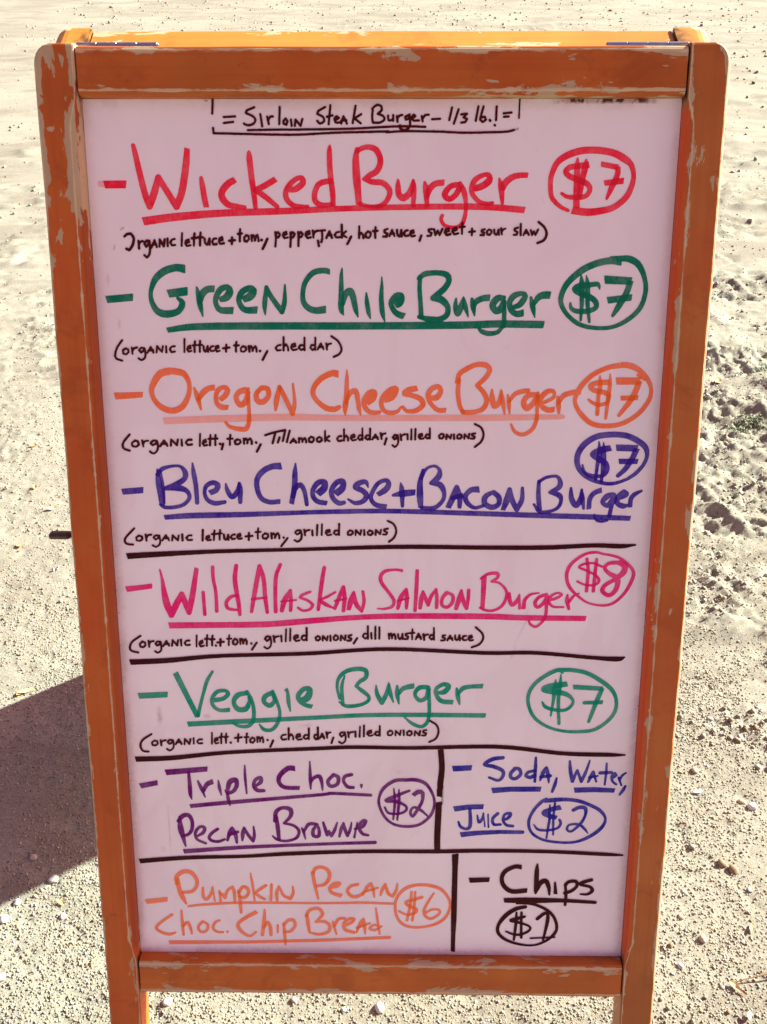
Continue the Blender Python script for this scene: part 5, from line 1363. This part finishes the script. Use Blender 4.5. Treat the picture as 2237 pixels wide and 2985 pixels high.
for i, (p, r, k, lb) in enumerate([
    ((-0.480, 0.306), .0082, 'grey', 'largest grey stone at the lower edge of the left shadow'),
    ((-0.520, 0.269), .0058, 'white', 'smooth white pebble just below the shadow near the left picture edge'),
    ((-0.449, 0.249), .0045, 'white', 'small white pebble between the shadow and the left upright, below a yellow husk'),
    ((-0.530, 0.243), .0065, 'white', 'pale pebble cut by the left picture edge below the shadow'),
    ((-0.498, 0.279), .0030, 'pink', 'tiny pinkish pebble below the shadow edge on the left'),
    ((-0.505, 0.161), .0060, 'grey', 'dark grey stone at the left picture edge near the bottom'),
    ((-0.278, 0.131), .0060, 'white', 'round white pebble under the bottom rail, nearest the left leg'),
    ((-0.113, 0.134), .0045, 'tan', 'small tan pebble under the middle left of the bottom rail'),
    ((-0.002, 0.125), .0068, 'white', 'bright white pebble under the centre of the bottom rail'),
    ((-0.048, 0.123), .0036, 'white', 'small pale pebble left of the bright white one under the rail'),
    ((0.504, 0.511), .0062, 'tan', 'tan stone casting a shadow beside the right upright at mid height'),
    ((0.575, 0.442), .0075, 'white', 'pale stone at the right edge in the trodden gravel'),
    ((0.562, 0.452), .0060, 'tan', 'tan stone left of the pale stone in the trodden gravel'),
    ((0.513, 0.331), .0075, 'brown', 'brown stone in a dark hollow on the right'),
    ((0.499, 0.341), .0065, 'brown', 'brown stone just left of another in the hollow on the right'),
    ((0.440, 0.224), .0055, 'tan', 'pointed tan stone alone on smooth sand at the lower right'),
    ((0.418, 0.257), .0042, 'tan', 'small tan stone beside the right leg'),
    ((0.394, 0.215), .0036, 'brown', 'small brown stone close to the right leg'),
    ((0.400, 0.186), .0045, 'white', 'oval white pebble beside the right leg near the bottom'),
    ((0.527, 0.300), .0036, 'white', 'tiny white pebble below the brown stones on the right'),
    ((-0.520, 0.341), .0050, 'grey', 'grey pebble inside the lower part of the shadow'),
    ((-2.716, 9.509), .0190, 'brown', 'dark clod on the far ground above the left of the board'),
    ((-2.479, 8.513), .0150, 'tan', 'tan stone just above the rear top rail on the left'),
    ((1.993, 9.222), .0170, 'brown', 'dark clod on the far ground above the right of the board'),
    ((2.591, 8.312), .0170, 'brown', 'brown clod just above the rounded right corner of the rear panel'),
    ((3.011, 8.233), .0150, 'brown', 'brown clod at the right edge level with the rear top rail')]):
    pebble(p[0], p[1], r, k, lb, i+3)
def leaf(x, y, L, w, rot, kind, label, curl=.35, lift=.002, name='dry_leaf'):
    V = []; F = []; n = 10
    for s_ in (0, 1):
        for i in range(n+1):
            t_ = i/n; ww = w*math.sin(math.pi*min(1, t_*.96+.02))**.8
            zz = curl*L*(t_-.5)**2
            for q in (-1, -.5, 0, .5, 1):
                V.append((L*(t_-.5), ww*q/2, zz+abs(q)*w*.16-.0004*s_))
    m_ = (n+1)*5
    for i in range(n):
        for q in range(4):
            a = i*5+q; F.append((a, a+5, a+6, a+1)); F.append((a+m_, a+1+m_, a+6+m_, a+5+m_))
    me = new_mesh(name, V, F); smooth(me)
    o = link(name, me, M_LEAF[kind], label=label, category='leaf' if name == 'dry_leaf' else 'petal')
    o.location = (x, y, gz(x, y)+lift+.001); o.rotation_euler = (.25, .1, rot)
for p, L, w, rot, k, lb in [
    ((-0.638, 0.673), .030, .007, .5, 'yellow', 'curled straw coloured leaf just above the shadow on the left'),
    ((-0.649, 0.668), .016, .008, 1.2, 'orange', 'small orange leaf scrap beside the curled straw leaf'),
    ((-0.892, 1.501), .018, .010, .1, 'orange', 'orange leaf scrap on pale ground left of the board above the thumb turn'),
    ((-0.829, 1.317), .008, .016, .2, 'orange', 'narrow orange scrap between the other scrap and the thumb turn'),
    ((-0.763, 1.229), .020, .010, .4, 'yellow', 'yellowish leaf scrap closest above the thumb turn'),
    ((-0.791, 1.091), .014, .012, 2.2, 'orange', 'orange scrap at the left below the thumb turn'),
    ((0.911, 1.845), .030, .020, .9, 'orange', 'orange brown leaf on the ground right of the board'),
    ((-0.457, 0.269), .015, .006, -.5, 'yellow', 'pale yellow husk below the shadow near the left leg'),
    ((-0.387, 0.185), .013, .003, 1.0, 'orange', 'thin orange sliver beside the left leg'),
    ((0.510, 0.240), .016, .005, 1.1, 'orange', 'orange wood sliver at the top of a dark rut on the right'),
    ((0.463, 0.160), .014, .008, -.7, 'yellow', 'crumpled yellow leaf at the foot of the twig'),
    ((0.469, 0.152), .017, .005, -.6, 'brown', 'dark brown pointed leaf below the yellow one by the twig')]:
    leaf(p[0], p[1], L, w, rot, k, lb)
p = (0.498, 0.470); leaf(p[0], p[1], .017, .006, .15, 'white', 'pale flake lying beside the right upright', .1, .003, 'petal')
p = (0.470, 0.120); leaf(p[0], p[1], .013, .006, 1.1, 'white', 'pale curled petal at the bottom right corner', .5, .003, 'petal')
def twig(pts, r0, r1, label):
    V = []; F = []; k = 6
    for i, (x, y, z) in enumerate(pts):
        r = r0+(r1-r0)*i/(len(pts)-1); d = Vector(pts[min(i+1, len(pts)-1)])-Vector(pts[max(i-1, 0)]); d.normalize()
        s_ = d.cross(Vector((0, 0, 1))).normalized(); u_ = s_.cross(d)
        for j in range(k):
            a = j/k*2*math.pi; V.append(tuple(Vector((x, y, z))+s_*r*math.cos(a)+u_*r*math.sin(a)))
    for i in range(len(pts)-1):
        for j in range(k): F.append((i*k+j, i*k+(j+1) % k, (i+1)*k+(j+1) % k, (i+1)*k+j))
    F.append(tuple(range(k))[::-1]); F.append(tuple((len(pts)-1)*k+j for j in range(k)))
    me = new_mesh('twig', V, F); smooth(me)
    link('twig', me, M_LEAF['brown'], label=label, category='twig')
ts = [(0.460, 0.161), (0.476, 0.166), (0.492, 0.169), (0.511, 0.172), (0.536, 0.177)]
twig([(x, y, gz(x, y)+.003+.002*i) for i, (x, y) in enumerate(ts)], .0005, .0014, 'thin brown twig running off the lower right picture edge')
# low weed tuft
def weed(cx, cy, spread, n, label, seed):
    rg = random.Random(seed)
    root = bpy.data.objects.new('weed', None); col.objects.link(root); root.location = (cx, cy, gz(cx, cy)); root['label'] = label; root['category'] = 'weed'
    V = []; F = []
    for i in range(n):
        a = rg.uniform(0, 2*math.pi); d = spread*rg.random()**.7; x, y = d*math.cos(a), d*.8*math.sin(a)
        z = gz(cx+x, cy+y)-root.location.z+rg.uniform(.001, .008); L = rg.uniform(.006, .013); w = L*.45; b = rg.uniform(0, 6.28); tl = rg.uniform(.1, .8)
        e = Vector((math.cos(b)*math.cos(tl), math.sin(b)*math.cos(tl), math.sin(tl))); s_ = Vector((-math.sin(b), math.cos(b), 0))
        o_ = Vector((x, y, z)); k = len(V)
        for q in (o_, o_+e*L*.45+s_*w*.5, o_+e*L+Vector((0, 0, -.002)), o_+e*L*.45-s_*w*.5): V.append(tuple(q))
        V.append(tuple(o_+e*L*.5+Vector((0, 0, .0015))))
        F += [(k, k+1, k+4), (k+1, k+2, k+4), (k+2, k+3, k+4), (k+3, k, k+4)]
    me = new_mesh('leaves', V, F); o = link('leaves', me, M_LEAF['green'], root)
p = (0.940, 1.630); weed(p[0], p[1], .045, 190, 'low grey green weed tuft on the ground right of the board', 1)
p = (0.891, 1.583); weed(p[0], p[1], .028, 80, 'smaller weed patch in front and left of the main tuft', 2)
p = (1.071, 1.934); weed(p[0], p[1], .035, 70, 'sparse weed at the right picture edge behind the larger tuft', 3)
